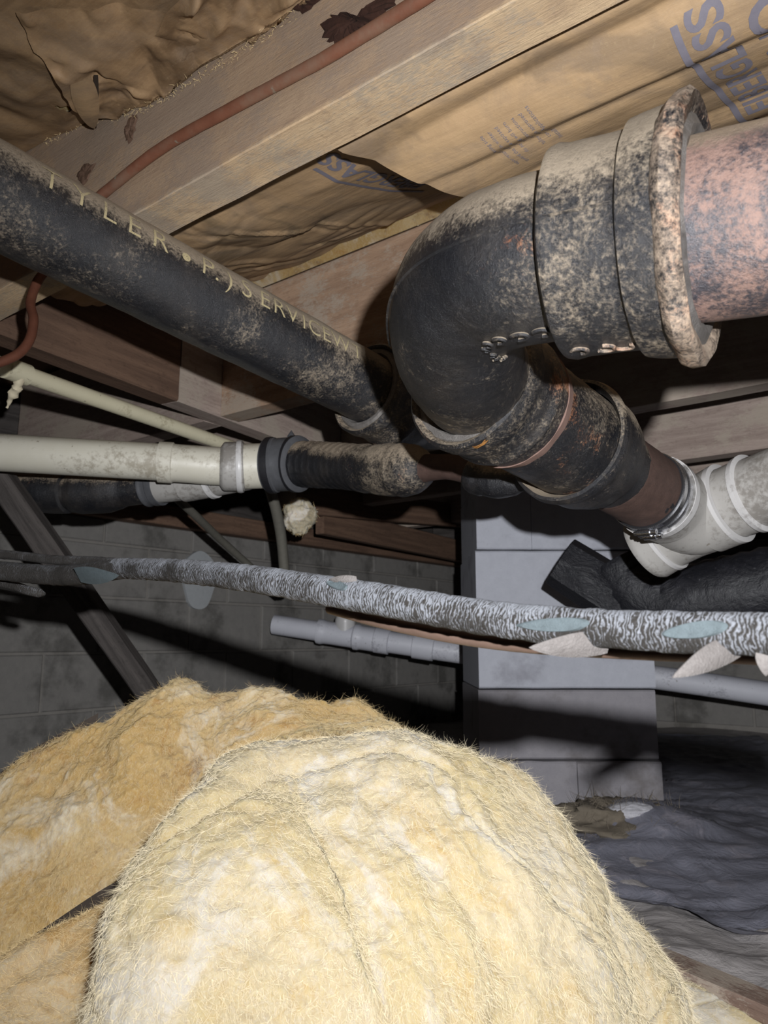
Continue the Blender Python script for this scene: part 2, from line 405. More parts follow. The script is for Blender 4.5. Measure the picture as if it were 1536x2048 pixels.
MA = dict(
    iron=m_iron('tarred_cast_iron', .41, .16), iron_dusty=m_iron('dusty_cast_iron', .55, .12), iron_rusty=m_iron('rust_bled_cast_iron', .62, .50, rustc='7d4a2c', topdust=.4),
    iron_dark=m_iron('dark_cast_iron', .15, .12, dustc='6d6053'), rim=m_iron('crusted_hub_rim', .85, .55, rustc='8d5a44', dustc='b39a88', topdust=.4),
    rust=m_rustpipe(), rustdeep=m_plain('deep_rust', '352824', '5f4a42', .65, 0, 90, .8), salmon=m_plain('pink_brown_primer', '6d564e', '856c62', .75, 0, 90, .4),
    lead=m_plain('caulking_lead', '55504c', '94908c', .45, .4, 160, .9), orange=m_plain('orange_rust_crust', '5f4020', '97682f', .85, 0, 220, .8),
    wood_pale=m_wood('pale_mouldy_joist', 'c4a886', 'd5ba96', '927862', 1, .5, side=('7d6658', 'a08a78')), wood_red=m_wood('reddish_fir', '8e7460', 'a88d76', '6d5645', .8, .15),
    wood_brown=m_wood('brown_stained_fir', '5a463a', '725a4a', '3c2e26', .8, .0), wood_grey=m_wood('grey_brown_fir', '8f7f76', 'a8988e', '6a5b53', .9, .15),
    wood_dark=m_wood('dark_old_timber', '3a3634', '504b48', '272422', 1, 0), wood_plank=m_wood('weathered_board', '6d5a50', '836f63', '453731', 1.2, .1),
    kraft=m_kraft('kraft_facing'), kraft2=m_kraft('wet_kraft_facing', 'a58a68', '78604a', .45, '7f6c56'), kraft_dark=m_kraft('aged_kraft_facing', '74593d', '4c3926', .5, '523f2c'),
    asphalt=m_plain('asphalt_edge_and_slit_shade', '2a241f', '4a4038', .7), ink=m_plain('faded_blue_ink', '6c6873', '827e86', .65, 0, 90, .1), paint=m_paint(),
    wool=m_fibre('cream_fibreglass', 'd3c196', 'd8c9aa', 'cbad72', 'a58a69', 'dfd9ce', .5), wool2=m_fibre('amber_fibreglass', 'bd9f69', 'cdb689', 'b0854c', '7d6450', 'd9cfba', .8, .54), wool3=m_fibre('orange_fibreglass', 'c39c62', 'd0b27e', 'b08045', '6f5642', 'd2c3a6', .75, .56),
    strand=m_plain('glass_fibre_strand', 'd2bf90', 'e6dcc6', .7, 0, 60, 0), strand2=m_plain('amber_fibre_strand', 'b89a66', 'd6c298', .7, 0, 60, 0),
    pvc=m_pvc('dirty_cream_pvc'), pvc_white=m_pvc('dusty_white_pvc', '8f8c88', '625c55', .7, .38, 'aaa8a4'), pvc_clean=m_pvc('bright_white_pvc', 'aba9a8', '807b77', .3, .3, 'c8c7c6'), pvc_wall=m_pvc('grey_white_pvc', 'b2b3bb', '85858d', .2, .4, 'c6c7ce'),
    cpvc=m_pvc('yellowed_pvc', 'b5ae94', '8a8168', .4, .5, 'c9c3aa'), rubber=m_plain('grey_rubber', '3a3b3d', '55565a', .5), rubber_dark=m_plain('black_rubber', '141416', '242428', .45),
    steel=m_plain('stainless_band', 'b8b9bd', 'dfe0e4', .25, 1.0, 200, .1), block=m_block('grey_concrete_block', '6a6866', '84817c', '484643', .6), mortar=m_block('mortar', '74716d', '86827c', '55524d'),
    pier=m_block('pale_pier_block', '989aa2', 'abadb5', '7d7d84', .35), pier_low=m_block('stained_pier_block', '77757a', '908d90', '5a5552', .5), chalk=m_plain('white_efflorescence', '8f8e93', 'c5c4c9', .95, 0, 140, .8),
    copper=m_copper(), copper_dark=m_plain('tarnished_copper', '4b2a1f', '6e4433', .55, .2), brown_pipe=m_plain('brown_pipe', '5c4a40', '7c665a', .5, .2),
    wrap=m_wrap('crusted_pipe_wrap', 1.0), wrap_dark=m_wrap('grimy_pipe_wrap', .0), verdigris=m_plain('blue_green_patina', '474f52', '6b777b', .6, 0, 260, .8), flap=m_plain('flap_grey', '57524f', '85807d', .5, .2, 160, .8),
    sheet=m_sheet('black_poly_sheet', '686872', '7f808b', '9b969e'), dirt=m_sheet('dirty_ground', '8d8887', 'a29d9b', '696562', .7), duct=m_sheet('black_duct_skin', '0e0e12', '191a20', '24242a', .45),
    fluff=m_fibre('grubby_fluff', 'b5a98e', 'c9bfa6', '8d8068'), rot=m_plain('rotten_wood', '22130d', '3f2418', .9, 0, 60, .8), debris=m_block('straw_debris', '5c554c', '736a5c', '3a3631', .6), subfloor=m_wood('subfloor_boards', '5a4636', '6b5544', '3e3026', .7),
    patch=m_plain('grey_patch', '8f9294', 'a3a6a8', .9), strap=m_plain('grey_strap', '58564f', '6f6c63', .6, .2), twine=m_plain('cream_foam', 'b9ad92', 'd3c9b0', .9))


# ================================================================== THE SETTING
ZJ = CAMZ + H                       # underside of the joists
ZC = ZJ + 0.30                      # underside of the subfloor
UW, NW = 2.55, 4.4                  # block walls: u = UW (left and back), n = NW (far right)

# ground: uneven dirt
gx = np.linspace(-2.6, 5.2, 150); gy = np.linspace(-1.2, 6.0, 140)
GX, GY = np.meshgrid(gx, gy, indexing='ij')
def ground_z(x, y):
    p = np.stack([x, y, np.zeros_like(x)], -1)
    return 0.03*fbm(p*1.6, 4, 3) + 0.012*fbm(p*7, 3, 5) - 0.01 + 0.07*np.exp(-((x-.62)**2+(y-1.93)**2)/.03)
V, f = gridmesh(np.stack([GX, GY, ground_z(GX, GY)], -1))
tag(build('floor', V, [q[::-1] for q in f], MA['dirt'], origin=(0, 0, 0), sharp=None), 'dark uneven dirt floor of the crawl space', None, kind='structure')

# ceiling: subfloor boards above the joists
cl = tag(build('ceiling', *[x for x in (lambda b: (b[0], b[1]))(beam(UN(.3, -2.0, ZC+.03), UN(.3, NW+.2, ZC+.03), 5.0, .03, nl=2, amp=0))], MA['subfloor'], smooth=False), 'dark board subfloor above the joists', None, kind='structure')



# block walls: mortar core with proud blocks
def block_wall(name, u_or_n, const, lo, hi, label, seed):
    rng = np.random.default_rng(seed)
    def W(a, dep, z): return UN(const+dep, a, z) if u_or_n == 'u' else UN(a, const+dep, z)
    def boxv(a0, a1, d0, d1, z0, z1, c=0.004):
        pts = []
        for dd, sh in ((d0, c), (d0+c*1.2, 0), (d1, 0)):
            for a, z in ((a0+sh, z0+sh), (a1-sh, z0+sh), (a1-sh, z1-sh), (a0+sh, z1-sh)): pts.append(W(a, dd, z))
        fs = [[0, 1, 2, 3]]
        for r in (0, 4):
            for k in range(4): fs.append([r+k, r+4+k, r+4+(k+1) % 4, r+(k+1) % 4])
        fs.append([11, 10, 9, 8])
        return pts, fs
    v, fc = boxv(lo, hi, .006, .18, -.1, .905, .0)
    core = tag(build(name, v, fc, MA['mortar'], smooth=False), label, None, kind='structure')
    zs = [(-.18, .012)] + [(.02+.2*k, .02+.2*k+.192) for k in range(4)] + [(.82, .905)]
    for ci, (z0, z1) in enumerate(zs):
        off = (ci % 2)*.2
        a = lo - off
        while a < hi:
            a0, a1 = max(a, lo), min(a+.392, hi)
            if a1-a0 > .05 and ci > 0:
                v, fc = boxv(a0, a1, rng.uniform(-.004, .003), .1, z0, z1)
                build('concrete_block', v, fc, MA['block'], core, smooth=False)
            a += .4
    return core
wl = block_wall('wall_back', 'u', UW, -.6, NW, 'grey concrete block foundation wall behind the diagonal brace', 11)
wr = block_wall('wall_right', 'n', NW, -2.4, UW, 'dark concrete block foundation wall beyond the pier', 12)

# sill plates and rim boards on the walls
def timber(name, a, b, wd, ht, mat, label, cat='beam', group=None, parent=None, kind=None, **k):
    v, f, g = beam(a, b, wd, ht, **k)
    o = build(name, v, f, MA[mat], parent, origin=None if parent is not None else tuple((np.asarray(a)+np.asarray(b))/2 - np.array([0, 0, ht/2])), gc=g, sharp=30)
    if parent is None: tag(o, label, cat, group, kind)
    return o
timber('sill_plate', UN(UW+.02, -.6, .945), UN(UW+.02, NW, .945), .16, .08, 'wood_brown', 'reddish brown sill plate lying on top of the back block wall', 'sill', nl=30)
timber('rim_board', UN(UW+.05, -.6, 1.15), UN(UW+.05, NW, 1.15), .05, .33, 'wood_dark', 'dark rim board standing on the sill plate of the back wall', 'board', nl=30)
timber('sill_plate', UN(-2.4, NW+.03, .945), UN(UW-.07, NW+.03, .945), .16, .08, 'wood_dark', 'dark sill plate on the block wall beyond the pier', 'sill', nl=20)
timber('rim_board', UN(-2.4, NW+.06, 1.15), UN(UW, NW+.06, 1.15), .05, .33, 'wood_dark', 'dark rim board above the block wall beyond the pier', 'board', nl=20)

# girder across the joists: two boards butted end to end
def ug(n): return 2.477*H + .159*(n-1.138*H)
gd = empty('girder', tuple(UN(ug(1.0)+.03, 1.0, ZJ)), 'brown stained girder crossing behind the stencilled black pipe', 'girder')
for a, b, mm in ((-.7, 1.06, 'wood_brown'), (1.064, 2.3, 'wood_grey')):
    timber('board', UN(ug(a)+.03, a, ZJ+.14), UN(ug(b)+.03, b, ZJ+.14), .06, .28, mm, None, parent=gd, nl=30)

# joists
JW = .06
def joist(n0, ua, ub, mat, label, seed, nl=60, amp=.0016, zb=ZJ, ht=.30):
    return timber('floor_joist', UN(ua, n0+JW/2, zb+ht/2), UN(ub, n0+JW/2, zb+ht/2), JW, ht, mat, label, 'joist', 'floor joists', nl=nl, seed=seed, amp=amp, nsc=(6, 30, 30), rc=.0013)
NJ1, NJ2, NJ3, NJ4, NJ5, NJ6 = .532, 1.21, 1.766, 2.392, 3.02, 3.66
J1 = joist(NJ1, -1.5, ug(NJ1)-.002, 'wood_pale', 'pale mouldy floor joist carrying the thin copper pipe', 1, 140, .0022)
joist(-.09, -1.5, ug(-.09)-.002, 'wood_red', 'floor joist overhead behind the brown crumpled paper', 9)
joist(NJ2, -1.8, ug(NJ2)-.002, 'wood_red', 'reddish floor joist shadowed by the big black elbow', 2)
joist(NJ3, -2.0, ug(NJ3)-.002, 'wood_grey', 'upper grey brown joist on the right, nearest of those beneath the rusty pipe', 3)
joist(NJ4, -2.2, UW-.07, 'wood_grey', 'second grey brown joist on the right, below the nearest one', 4)
joist(NJ5, -2.2, UW-.07, 'wood_grey', 'third grey brown joist on the right, just above the white drain wye', 5)
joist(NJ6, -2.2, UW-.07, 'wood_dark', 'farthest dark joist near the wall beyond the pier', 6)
for n0, lb in ((NJ1, 'joist stub beyond the girder at the left edge'), (NJ2, 'grey joist beyond the girder crossing behind the yellowed pipe'), (NJ3, 'dim joist beyond the girder, nearer the back wall')):
    joist(n0, ug(n0)+.066, UW-.07, 'wood_grey', lb, 20+int(n0*10), 20)

# concrete block pier under the joists
PW = .456; pc = np.array([P(1132, 1300, 2.0)[0], 0, 0])
pyf = P(1132, 1300, 2.0)[1]
pr_ = empty('block_pier', (pc[0], pyf+.2, 0), 'pale grey concrete block pier standing on the dirt floor', 'pier')
prng = np.random.default_rng(5)
cz = [-.04, .162, .338, .52, .70, .88, ZJ-.002]
for i in range(6):
    z0, z1 = cz[i], cz[i+1]-.004
    cuts = [0, .146, .456] if i == 4 else ([0, .24, .456] if i == 0 else ([0, .456] if i != 1 else [0, .456]))
    for a0, a1 in zip(cuts[:-1], cuts[1:]):
        j = prng.uniform(-.003, .003, 2)
        xa, xb = pc[0]-PW/2+a0+j[0]+(.003 if a0 else 0), pc[0]-PW/2+a1+j[0]
        yy = pyf + j[1] + (.0 if i else -.01)
        v, f, g = beam((xa, yy+.2, (z0+z1)/2), (xb, yy+.2, (z0+z1)/2), .40, z1-z0, nl=6, amp=.0015 if i else .006, rc=.004, seed=30+i, nsc=(15, 15, 15))
        build('concrete_block', v, f, MA['pier' if i > 2 else ('pier' if i == 2 else 'pier_low')], pr_)

# ================================================================== PAPER FACED BATTS BETWEEN THE JOISTS
def lerp(xs, ys, x): return np.interp(x, xs, ys)
def creases(u, n, seed, count, amp, wid, ulo, uhi, nlo, nhi):
    rng = np.random.default_rng(seed); z = 0*u
    for k in range(count):
        cu, cn = rng.uniform(ulo, uhi), rng.uniform(nlo, nhi); a = rng.uniform(0, math.pi); ln = rng.uniform(.05, .16); ww = wid*rng.uniform(.5, 1.6)
        x = (u-cu)*math.cos(a) + (n-cn)*math.sin(a); y = -(u-cu)*math.sin(a) + (n-cn)*math.cos(a)
        z = z + rng.choice([-1, .7])*amp*rng.uniform(.4, 1)*np.maximum(0, 1-np.abs(y)/ww)*np.maximum(0, 1-(x/ln)**2)
    return z
def z_sheet1(u, n):
    t = (n-1.08*H)/(1.12*H)
    z = H*lerp([0, .06, .2, .45, .7, 1], [1.12, 1.06, 1.02, 1.09, 1.22, 1.5], t)
    ue = u_end(n); z = z - .03*H*np.exp(-((ue-u)/.12)**2)*np.sin(np.clip(t, 0, 1)*math.pi)
    q = np.stack([u*2.0+n*.8, n*13, n*0], -1)
    z = z + .008*ridged(q, 1, 4) + .0018*fbm(np.stack([u*14, n*20, n*0], -1), 2, 8)
    return z
def u_end(n): return H*lerp([1.08, 1.2, 1.32, 1.65, 2.2], [1.06, .97, .90, .80, .72], np.asarray(n)/H)
def z_sheet2(u, n):
    t = (n-1.08*H)/(1.12*H)
    z = H*lerp([0, .1, .25, .46, .75, 1], [1.18, 1.15, 1.17, 1.26, 1.42, 1.58], t)
    q = np.stack([u*9+n*4, n*7-u*1.5, n*0], -1)
    k = np.clip((u-.68)/.15, .12, 1)
    return z + k*(.007*ridged(np.stack([u*5+n*2, n*9-u*3, n*0], -1), 1, 14) + .003*ridged(np.stack([u*9+n*4, n*26-u*8, n*0], -1), 1, 17) + creases(u, n, 9, 22, .007, .016, .7, 1.4, .62, 1.2))
def z_sheet0(u, n):
    z = H*(1.27 + .11*np.clip((u/H-1.07)/.87, 0, 1.4))
    z = z - .05*H*np.sin(np.clip((.532-n)/.6, 0, 1)*math.pi)
    q = np.stack([u*5, n*9, n*0], -1)
    cr = np.exp(-((u-.95)/.16)**2)
    return z + .004*ridged(q, 1, 24) + creases(u, n, 5, 46, .013, .028, .5, 1.4, .0, .55) - cr*.006*np.abs(ridged(np.stack([u*6, n*9, n*0], -1), 1, 33))
def on_sheet(px, py, zf, z0=1.15):
    z = z0*H
    for k in range(60):
        p = Pz(px, py, CAMZ+z); u, n = p.dot(D2), p.dot(N2); z = .5*z + .5*float(zf(np.array(u), np.array(n)))
    return u, n
def sheet(name, ulo, uhi, nlo, nhi, zf, mat, label, nu, nn, hole=None, wool='wool2', seed=1):
    t = np.linspace(0, 1, nu)[:, None]; nv = np.linspace(nlo, nhi, nn)[None, :]
    Nn = np.broadcast_to(nv, (nu, nn)).copy()
    lo = ulo(Nn) if callable(ulo) else ulo; hi = uhi(Nn) if callable(uhi) else uhi
    Uu = lo + (hi-lo)*t + 0*Nn
    Z = zf(Uu, Nn)
    V = Uu[..., None]*D2 + Nn[..., None]*N2 + np.stack([Z*0, Z*0, Z+CAMZ], -1)
    root = empty(name, tuple(UN(float(Uu.mean()), (nlo+nhi)/2, float(Z.mean())+CAMZ)), label, 'insulation', 'paper faced batts between the joists')
    vv, f = gridmesh(V)
    if hole is not None:
        keep = []
        for q in f:
            i, j = divmod(q[0], nn)
            if not hole(Uu[i, j], Nn[i, j]): keep.append(q)
        f = keep
    build('kraft_facing', vv, f, MA[mat], root, gc=np.stack([Nn, Uu, Z], -1).reshape(-1, 3), sharp=None)
    # fibreglass body lying on the paper
    sk = V[::4, ::4] + np.array([0, 0, .006]); top = sk.copy(); top[..., 2] = np.minimum(np.maximum(sk[..., 2]+.09, ZC-.03), ZC-.005)
    a, b = sk.shape[:2]; v1, f1 = gridmesh(sk); v2, f2 = gridmesh(top); off = len(v1)
    ff = [q[::-1] for q in f1] + [[x+off for x in q] for q in f2]
    ring = [(i, 0) for i in range(a)] + [(a-1, j) for j in range(1, b)] + [(i, b-1) for i in range(a-2, -1, -1)] + [(0, j) for j in range(b-2, 0, -1)]
    for (i, j), (k, l) in zip(ring, ring[1:]+ring[:1]):
        ff.append([i*b+j, k*b+l, k*b+l+off, i*b+j+off])
    vb = np.concatenate([v1, v2])
    build('fibreglass_body', vb, ff, MA[wool], root, gc=vb)
    return root, V
S1, V1 = sheet('faced_insulation_batt', -1.35, u_end, 1.08*H+.002, 2.2*H-.004, z_sheet1, 'kraft2', 'sagging tan paper faced batt with small print above the elbow', 200, 150)
S2, V2 = sheet('faced_insulation_batt', .46, 2.42*H, 1.08*H+.002, 2.2*H-.004, z_sheet2, 'kraft', 'wrinkled tan paper faced batt tucked behind the sagging batt end', 170, 110)
def tear(u, n):
    a, b = on_t
    du, dn = u-a, n-b
    return (abs(du*.5+dn*.87) < .010*(1-min(1, abs(dn*.5-du*.87)/.035)))
on_t = on_sheet(152, 208, z_sheet0, 1.3)
S0, V0 = sheet('faced_insulation_batt', -.5, 2.42*H, -.02, NJ1-.001, z_sheet0, 'kraft_dark', 'dark crumpled brown paper faced batt at top left with a tear', 220, 130, hole=tear)

# second crumpled lap of paper on the top left batt
def lap(cen, su, sn, rot, drop, seed, parent, mat='kraft_dark'):
    a = np.linspace(-1, 1, 46); A, B = np.meshgrid(a, a, indexing='ij'); c, s = math.cos(rot), math.sin(rot)
    U = cen[0] + A*su*c - B*sn*s; Nn = cen[1] + A*su*s + B*sn*c
    Nn = np.minimum(Nn, NJ1-.004)
    wob = fbm(np.stack([A*2, B*2, A*0+seed], -1), 3, seed)
    U = U + .02*wob
    Z = z_sheet0(U, Nn) - .004 - drop*(.5+.5*A)*(1-np.clip(B, 0, 1)*.2) - .004*np.abs(ridged(np.stack([A*1.6, B*2.2, A*0], -1), 1, seed+3)) + creases(A, B, seed, 16, .012, .22, -1, 1, -1, 1)
    v = U[..., None]*D2 + Nn[..., None]*N2 + np.stack([Z*0, Z*0, Z+CAMZ], -1)
    vv, f = gridmesh(v)
    o = build('paper_lap', vv, f, MA[mat], parent, gc=np.stack([Nn, U, Z], -1).reshape(-1, 3), sharp=None)
    return o
q = on_sheet(270, 120, z_sheet0, 1.3); lap((q[0], q[1]), .10, .10, .9, .02, 5, S0)
q = on_sheet(430, 80, z_sheet0, 1.3); lap((q[0]-.02, q[1]), .11, .07, .3, .008, 8, S0)

# fluffy fringe where the paper meets the joists
def fringe(parent, pts, n, lo, hi, mat, seed, spread=.006, wd=.0012):
    rng = np.random.default_rng(seed); pp = resample(pts, n) + rng.normal(size=(n, 3))*spread
    v, f = strands(pp, np.tile(np.array([0, 0, -1.0]), (n, 1)), lo, hi, wd, rng, .2)
    o = build('glass_fibre_fringe', v, f, MA[mat], parent, sharp=None); o['kind'] = 'stuff'
fr = [Pn(x, y, NJ1-.003) for x, y in ((90, 285), (150, 255), (210, 235), (270, 225), (340, 190), (400, 152), (460, 118), (530, 72), (590, 25))]
fringe(S0, fr, 420, .002, .007, 'strand2', 3, .003, .0006)
e2 = [Pn(x, y, NJ2-.004) for x, y in ((845, 395), (850, 415), (835, 440))]
fringe(S2, e2, 260, .006, .018, 'strand', 4, .006, .0009)

# printed lettering on the paper
def glyphs(txt, size, weight=0.0, cuts=2, spacing=1.0, shear=0):
    cu = bpy.data.curves.new('glyph', 'FONT'); cu.body = txt; cu.size = size; cu.offset = weight; cu.space_character = spacing; cu.resolution_u = 4
    ob = bpy.data.objects.new('glyph', cu); COL.objects.link(ob); bpy.context.view_layer.update()
    me = bpy.data.meshes.new_from_object(ob.evaluated_get(bpy.context.evaluated_depsgraph_get()))
    bm = bmesh.new(); bm.from_mesh(me); bmesh.ops.remove_doubles(bm, verts=bm.verts, dist=size*1e-4); bmesh.ops.triangulate(bm, faces=bm.faces)
    for _ in range(cuts):
        es = [e for e in bm.edges if e.calc_length() > size*.12]
        if es: bmesh.ops.subdivide_edges(bm, edges=es, cuts=1)
        bmesh.ops.triangulate(bm, faces=bm.faces)
    v = np.array([[x.co.x, x.co.y] for x in bm.verts]); f = [[x.index for x in q.verts] for q in bm.faces]
    bm.free(); COL.objects.unlink(ob); bpy.data.objects.remove(ob); bpy.data.curves.remove(cu); bpy.data.meshes.remove(me)
    return v, f
def bar2d(x0, x1, y0, y1, m=40):
    v, f = [], []
    for k in range(m+1):
        x = x0+(x1-x0)*k/m; v += [[x, y0], [x, y1]]
    for k in range(m): f.append([2*k, 2*k+2, 2*k+3, 2*k+1])
    return np.array(v), f
def print_on(parent, zf, cen, parts, rot=0.0, clip=None, mat='ink', name='printed_lettering'):
    """text x runs towards -n, text y towards +u; cen = (u, n) of the text origin"""
    V, Fs = [], []
    k = 0
    for v, f in parts:
        V.append(v); Fs += [[i+k for i in q] for q in f]; k += len(v)
    V = np.concatenate(V); c, s = math.cos(rot), math.sin(rot)
    X = V[:, 0]*c - V[:, 1]*s; Y = V[:, 0]*s + V[:, 1]*c
    U = cen[0] + Y; Nn = cen[1] - X
    if clip is not None:
        ok = clip(U, Nn); Fs = [q for q in Fs if all(ok[i] for i in q)]
    Z = zf(U, Nn) - .0012 + CAMZ
    P3 = U[:, None]*D2 + Nn[:, None]*N2 + np.stack([Z*0, Z*0, Z], -1)
    return build(name, P3, Fs, MA[mat], parent, sharp=None)
def shift(vf, dx, dy): return vf[0]+np.array([dx, dy]), vf[1]
inb = lambda U, Nn: (Nn > 1.08*H+.004) & (Nn < 2.2*H-.006) & (U < u_end(Nn)-.002)
def word(txt, size, weight, spacing, xend, y):
    v, f = glyphs(txt, size, weight, 2, spacing); v = v.copy(); v[:, 0] += xend - v[:, 0].max(); v[:, 1] += y
    return v, f
# origin of both prints: right end of the rule; rule on top, words below it (they read from the other side of the bay)
print_on(S1, z_sheet1, (.176, .672), [bar2d(-.36, 0, -.0035, .0035), word('FIBERGLASS', .046, .0012, 1.0, .006, -.042), word('NO', .060, .0012, 1.05, -.012, -.100)], rot=.03, clip=inb)
inb2 = lambda U, Nn: (Nn > 1.08*H+.004) & (Nn < 2.2*H-.006)
print_on(S2, z_sheet2, (.664, .700), [bar2d(-.262, 0, -.0035, .0035), word('FIBERGLASS', .046, .0012, 1.0, .014, -.046)], rot=0, clip=inb2)
lines = [word('Installation Applications', .0075, 0, 1.05, .01, .0)]
print_on(S1, z_sheet1, (.332, .690), lines, rot=.08, clip=inb, mat='ink', name='small_print')
rows = [word(s_, .0070, 0, 1.05, .0, -.0105*k) for k, s_ in enumerate(['vapor retarder facing side', 'toward the warm in winter', 'do not leave exposed', 'facing will burn', 'follow the instructions', 'cover with approved'])]
print_on(S1, z_sheet1, (.395, .690), rows, rot=.10, clip=inb, mat='ink', name='small_print')
rows = [word('NOTICE', .013, .0002, 1.1, 0, 0), word('flammable', .0075, 0, 1.05, 0, .013)]
print_on(S1, z_sheet1, (.410, .812), rows, rot=.10, clip=inb, mat='ink', name='small_print')

# rot hole, knot and splinters in the pale joist (children of it)
def rag(name, pts, nrm, mat, parent, thick=.006, seed=1, spikes=26):
    rng = np.random.default_rng(seed); c = np.mean(pts, 0); ring = resample(list(pts)+[pts[0]], spikes*2+1)[:-1]
    nr = len(ring); V = []
    for k in range(4):
        fct = (1.0, .9, .55, 0.15)[k]; lift = (0, .7, 1.0, .55)[k]
        rr = c + (ring-c)*(fct*(1+(rng.uniform(-.18, .22, (nr, 1)) if k < 2 else rng.uniform(-.1, .1, (nr, 1)))))
        V.append(rr + nrm*thick*lift*rng.uniform(.5, 1.2, (nr, 1)))
    V = np.array(V); f = []
    for i in range(3):
        for j in range(nr): f.append([i*nr+j, i*nr+(j+1) % nr, (i+1)*nr+(j+1) % nr, (i+1)*nr+j])
    f.append([3*nr+j for j in range(nr)])
    return build(name, V.reshape(-1, 3), f, MA[mat], parent, smooth=False)
nf = NJ1-.0005
rag('rot_hole', [Pn(x, y, nf) for x, y in ((648, 45), (690, 28), (740, 40), (755, 5), (790, 0), (760, 40), (720, 62), (670, 85), (652, 72))], -N2, 'rot', J1, .007, 3)
rag('knot', [Pn(x, y, nf) for x, y in ((155, 352), (168, 330), (188, 328), (180, 350), (166, 368))], -N2, 'wood_brown', J1, .003, 5, 10)
rag('knot', [Pn(x, y, nf) for x, y in ((250, 262), (262, 238), (275, 232), (268, 268), (256, 285))], -N2, 'wood_brown', J1, .004, 6, 10)
rag('rot_hole', [Pn(x, y, nf) for x, y in ((575, 5), (600, -15), (640, -10), (628, 12), (600, 25))], -N2, 'rot', J1, .005, 8, 14)

# thin copper pipe clipped along the pale joist
cpth = Path([Pn(x, y, NJ1-.011) for x, y in ((960, -75), (860, -12), (800, 25), (640, 122), (480, 208), (330, 292), (225, 372), (140, 445))])
v, f, g = sweep(cpth, [(0, .0068), (cpth.L, .0068)], 20, .01, .0004, 60)
cp = build('copper_pipe', v, f, MA['copper'], gc=g); tag(cp, 'thin reddish copper pipe running along the pale joist side', 'pipe')

# ================================================================== STENCILLED BLACK PIPE, UPPER LEFT
def line3(a, b, t): return a + (b-a)*t
A0, A1 = P(0, 395, .826), P(600, 707, 1.115)
tp = Path([line3(A0, A1, -.75), line3(A0, A1, .3), line3(A0, A1, 1.37)])
pipe_root = empty('cast_iron_pipe', tuple(tp.pos(tp.L/2) - np.array([0, 0, .06])), 'black cast iron pipe with cream stencilled letters on its side', 'pipe')
v, f, g = sweep(tp, [(0, .055), (tp.L, .0545)], 96, .008, .0012, 26, 3)
body = build('barrel', v, f, MA['iron_dusty'], pipe_root, gc=g)
# raised dusty scar line along the underside and rings of rust
def ridge_strip(path, s0, s1, th, wid, r, mat, name, parent, hgt=.0015, seed=1, m=120):
    rng = np.random.default_rng(seed); V, f = [], []
    for k in range(m+1):
        s = s0+(s1-s0)*k/m; tt = th(s) if callable(th) else th
        ww = wid*(.5+.7*rng.random())
        for a, hh in ((-1, -.0008), (-.4, hgt*rng.uniform(.5, 1.3)), (.4, hgt*rng.uniform(.5, 1.3)), (1, -.0008)):
            V.append(path.at(s, tt+a*ww/r/2, r+hh))
    for k in range(m):
        for j in range(3): f.append([4*k+j, 4*k+j+1, 4*k+5+j, 4*k+4+j])
    return build(name, V, f, MA[mat], parent)
def th_face(path, s, frac):
    """angle whose image lies frac of the radius above (+) or below (-) the middle of the pipe as seen"""
    tc = path.theta_cam(s); sg = 1 if abs(((tc - .1) + math.pi) % (2*math.pi) - math.pi) < abs(((tc+.1)+math.pi) % (2*math.pi)-math.pi) else -1
    return tc - sg*math.asin(max(-.99, min(.99, frac)))
# lettering: each glyph bent round the barrel
lv, lf, k = [], [], 0
chars = [('T', 58, .040), ('Y', 115, .040), ('L', 172, .040), ('E', 222, .040), ('R', 272, .040), ('•', 322, .05), ('P', 366, .040), ('.', 384, .04), (')', 408, .040), ('S', 443, .040), ('E', 480, .038), ('R', 508, .038), ('V', 534, .038), ('I', 556, .036), ('C', 578, .036), ('E', 602, .036), ('W', 630, .036), ('T', 662, .034)]
for ch, px, size in chars:
    gv, gf = glyphs(ch, size*1.0, -.0004, 3)
    s_ = tp.s_at_x(px); cx = (gv[:, 0].min()+gv[:, 0].max())/2
    base = .60 if ch != '•' else .66
    thb = th_face(tp, s_, base-.02); thu = th_face(tp, s_, .99); sg = 1 if thu > thb else -1
    for x, y in gv:
        yy = y - (.012 if ch == '•' else 0)
        lv.append(tp.at(s_+(x-cx), thb + sg*yy/.0555, .0562))
    lf += [[i+k for i in q] for q in gf]; k = len(lv)
build('stencilled_lettering', lv, lf, MA['paint'], pipe_root, sharp=None)
# hub that receives it
hp = Path([tp.pos(tp.L-.02), tp.pos(tp.L+.10), tp.pos(tp.L+.20)+np.array([0, 0, .03]), tp.pos(tp.L+.28)+np.array([0, 0, .08])])
hub_root = empty('cast_iron_hub', tuple(hp.pos(.06)-np.array([0, 0, .075])), 'rust bled hub fitting receiving the stencilled pipe end', 'pipe fitting')
v, f, g = sweep(hp, [(.012, .058), (.006, .066), (0, .0685), (-.002, .072), (.002, .0755), (.018, .0758), (.022, .073), (.05, .072), (.055, .0745), (.066, .0745), (.072, .071), (.10, .066), (.125, .056), (.28, .052)], 80, .005, .0014, 30, 9)
build('hub', v, f, MA['iron_rusty'], hub_root, gc=g)
v, f, g = sweep(hp, [(.004, .054), (-.001, .058), (-.001, .063), (.004, .067)], 64, .003, .003, 60, 4)
build('caulking', v, f, MA['lead'], hub_root, gc=g)

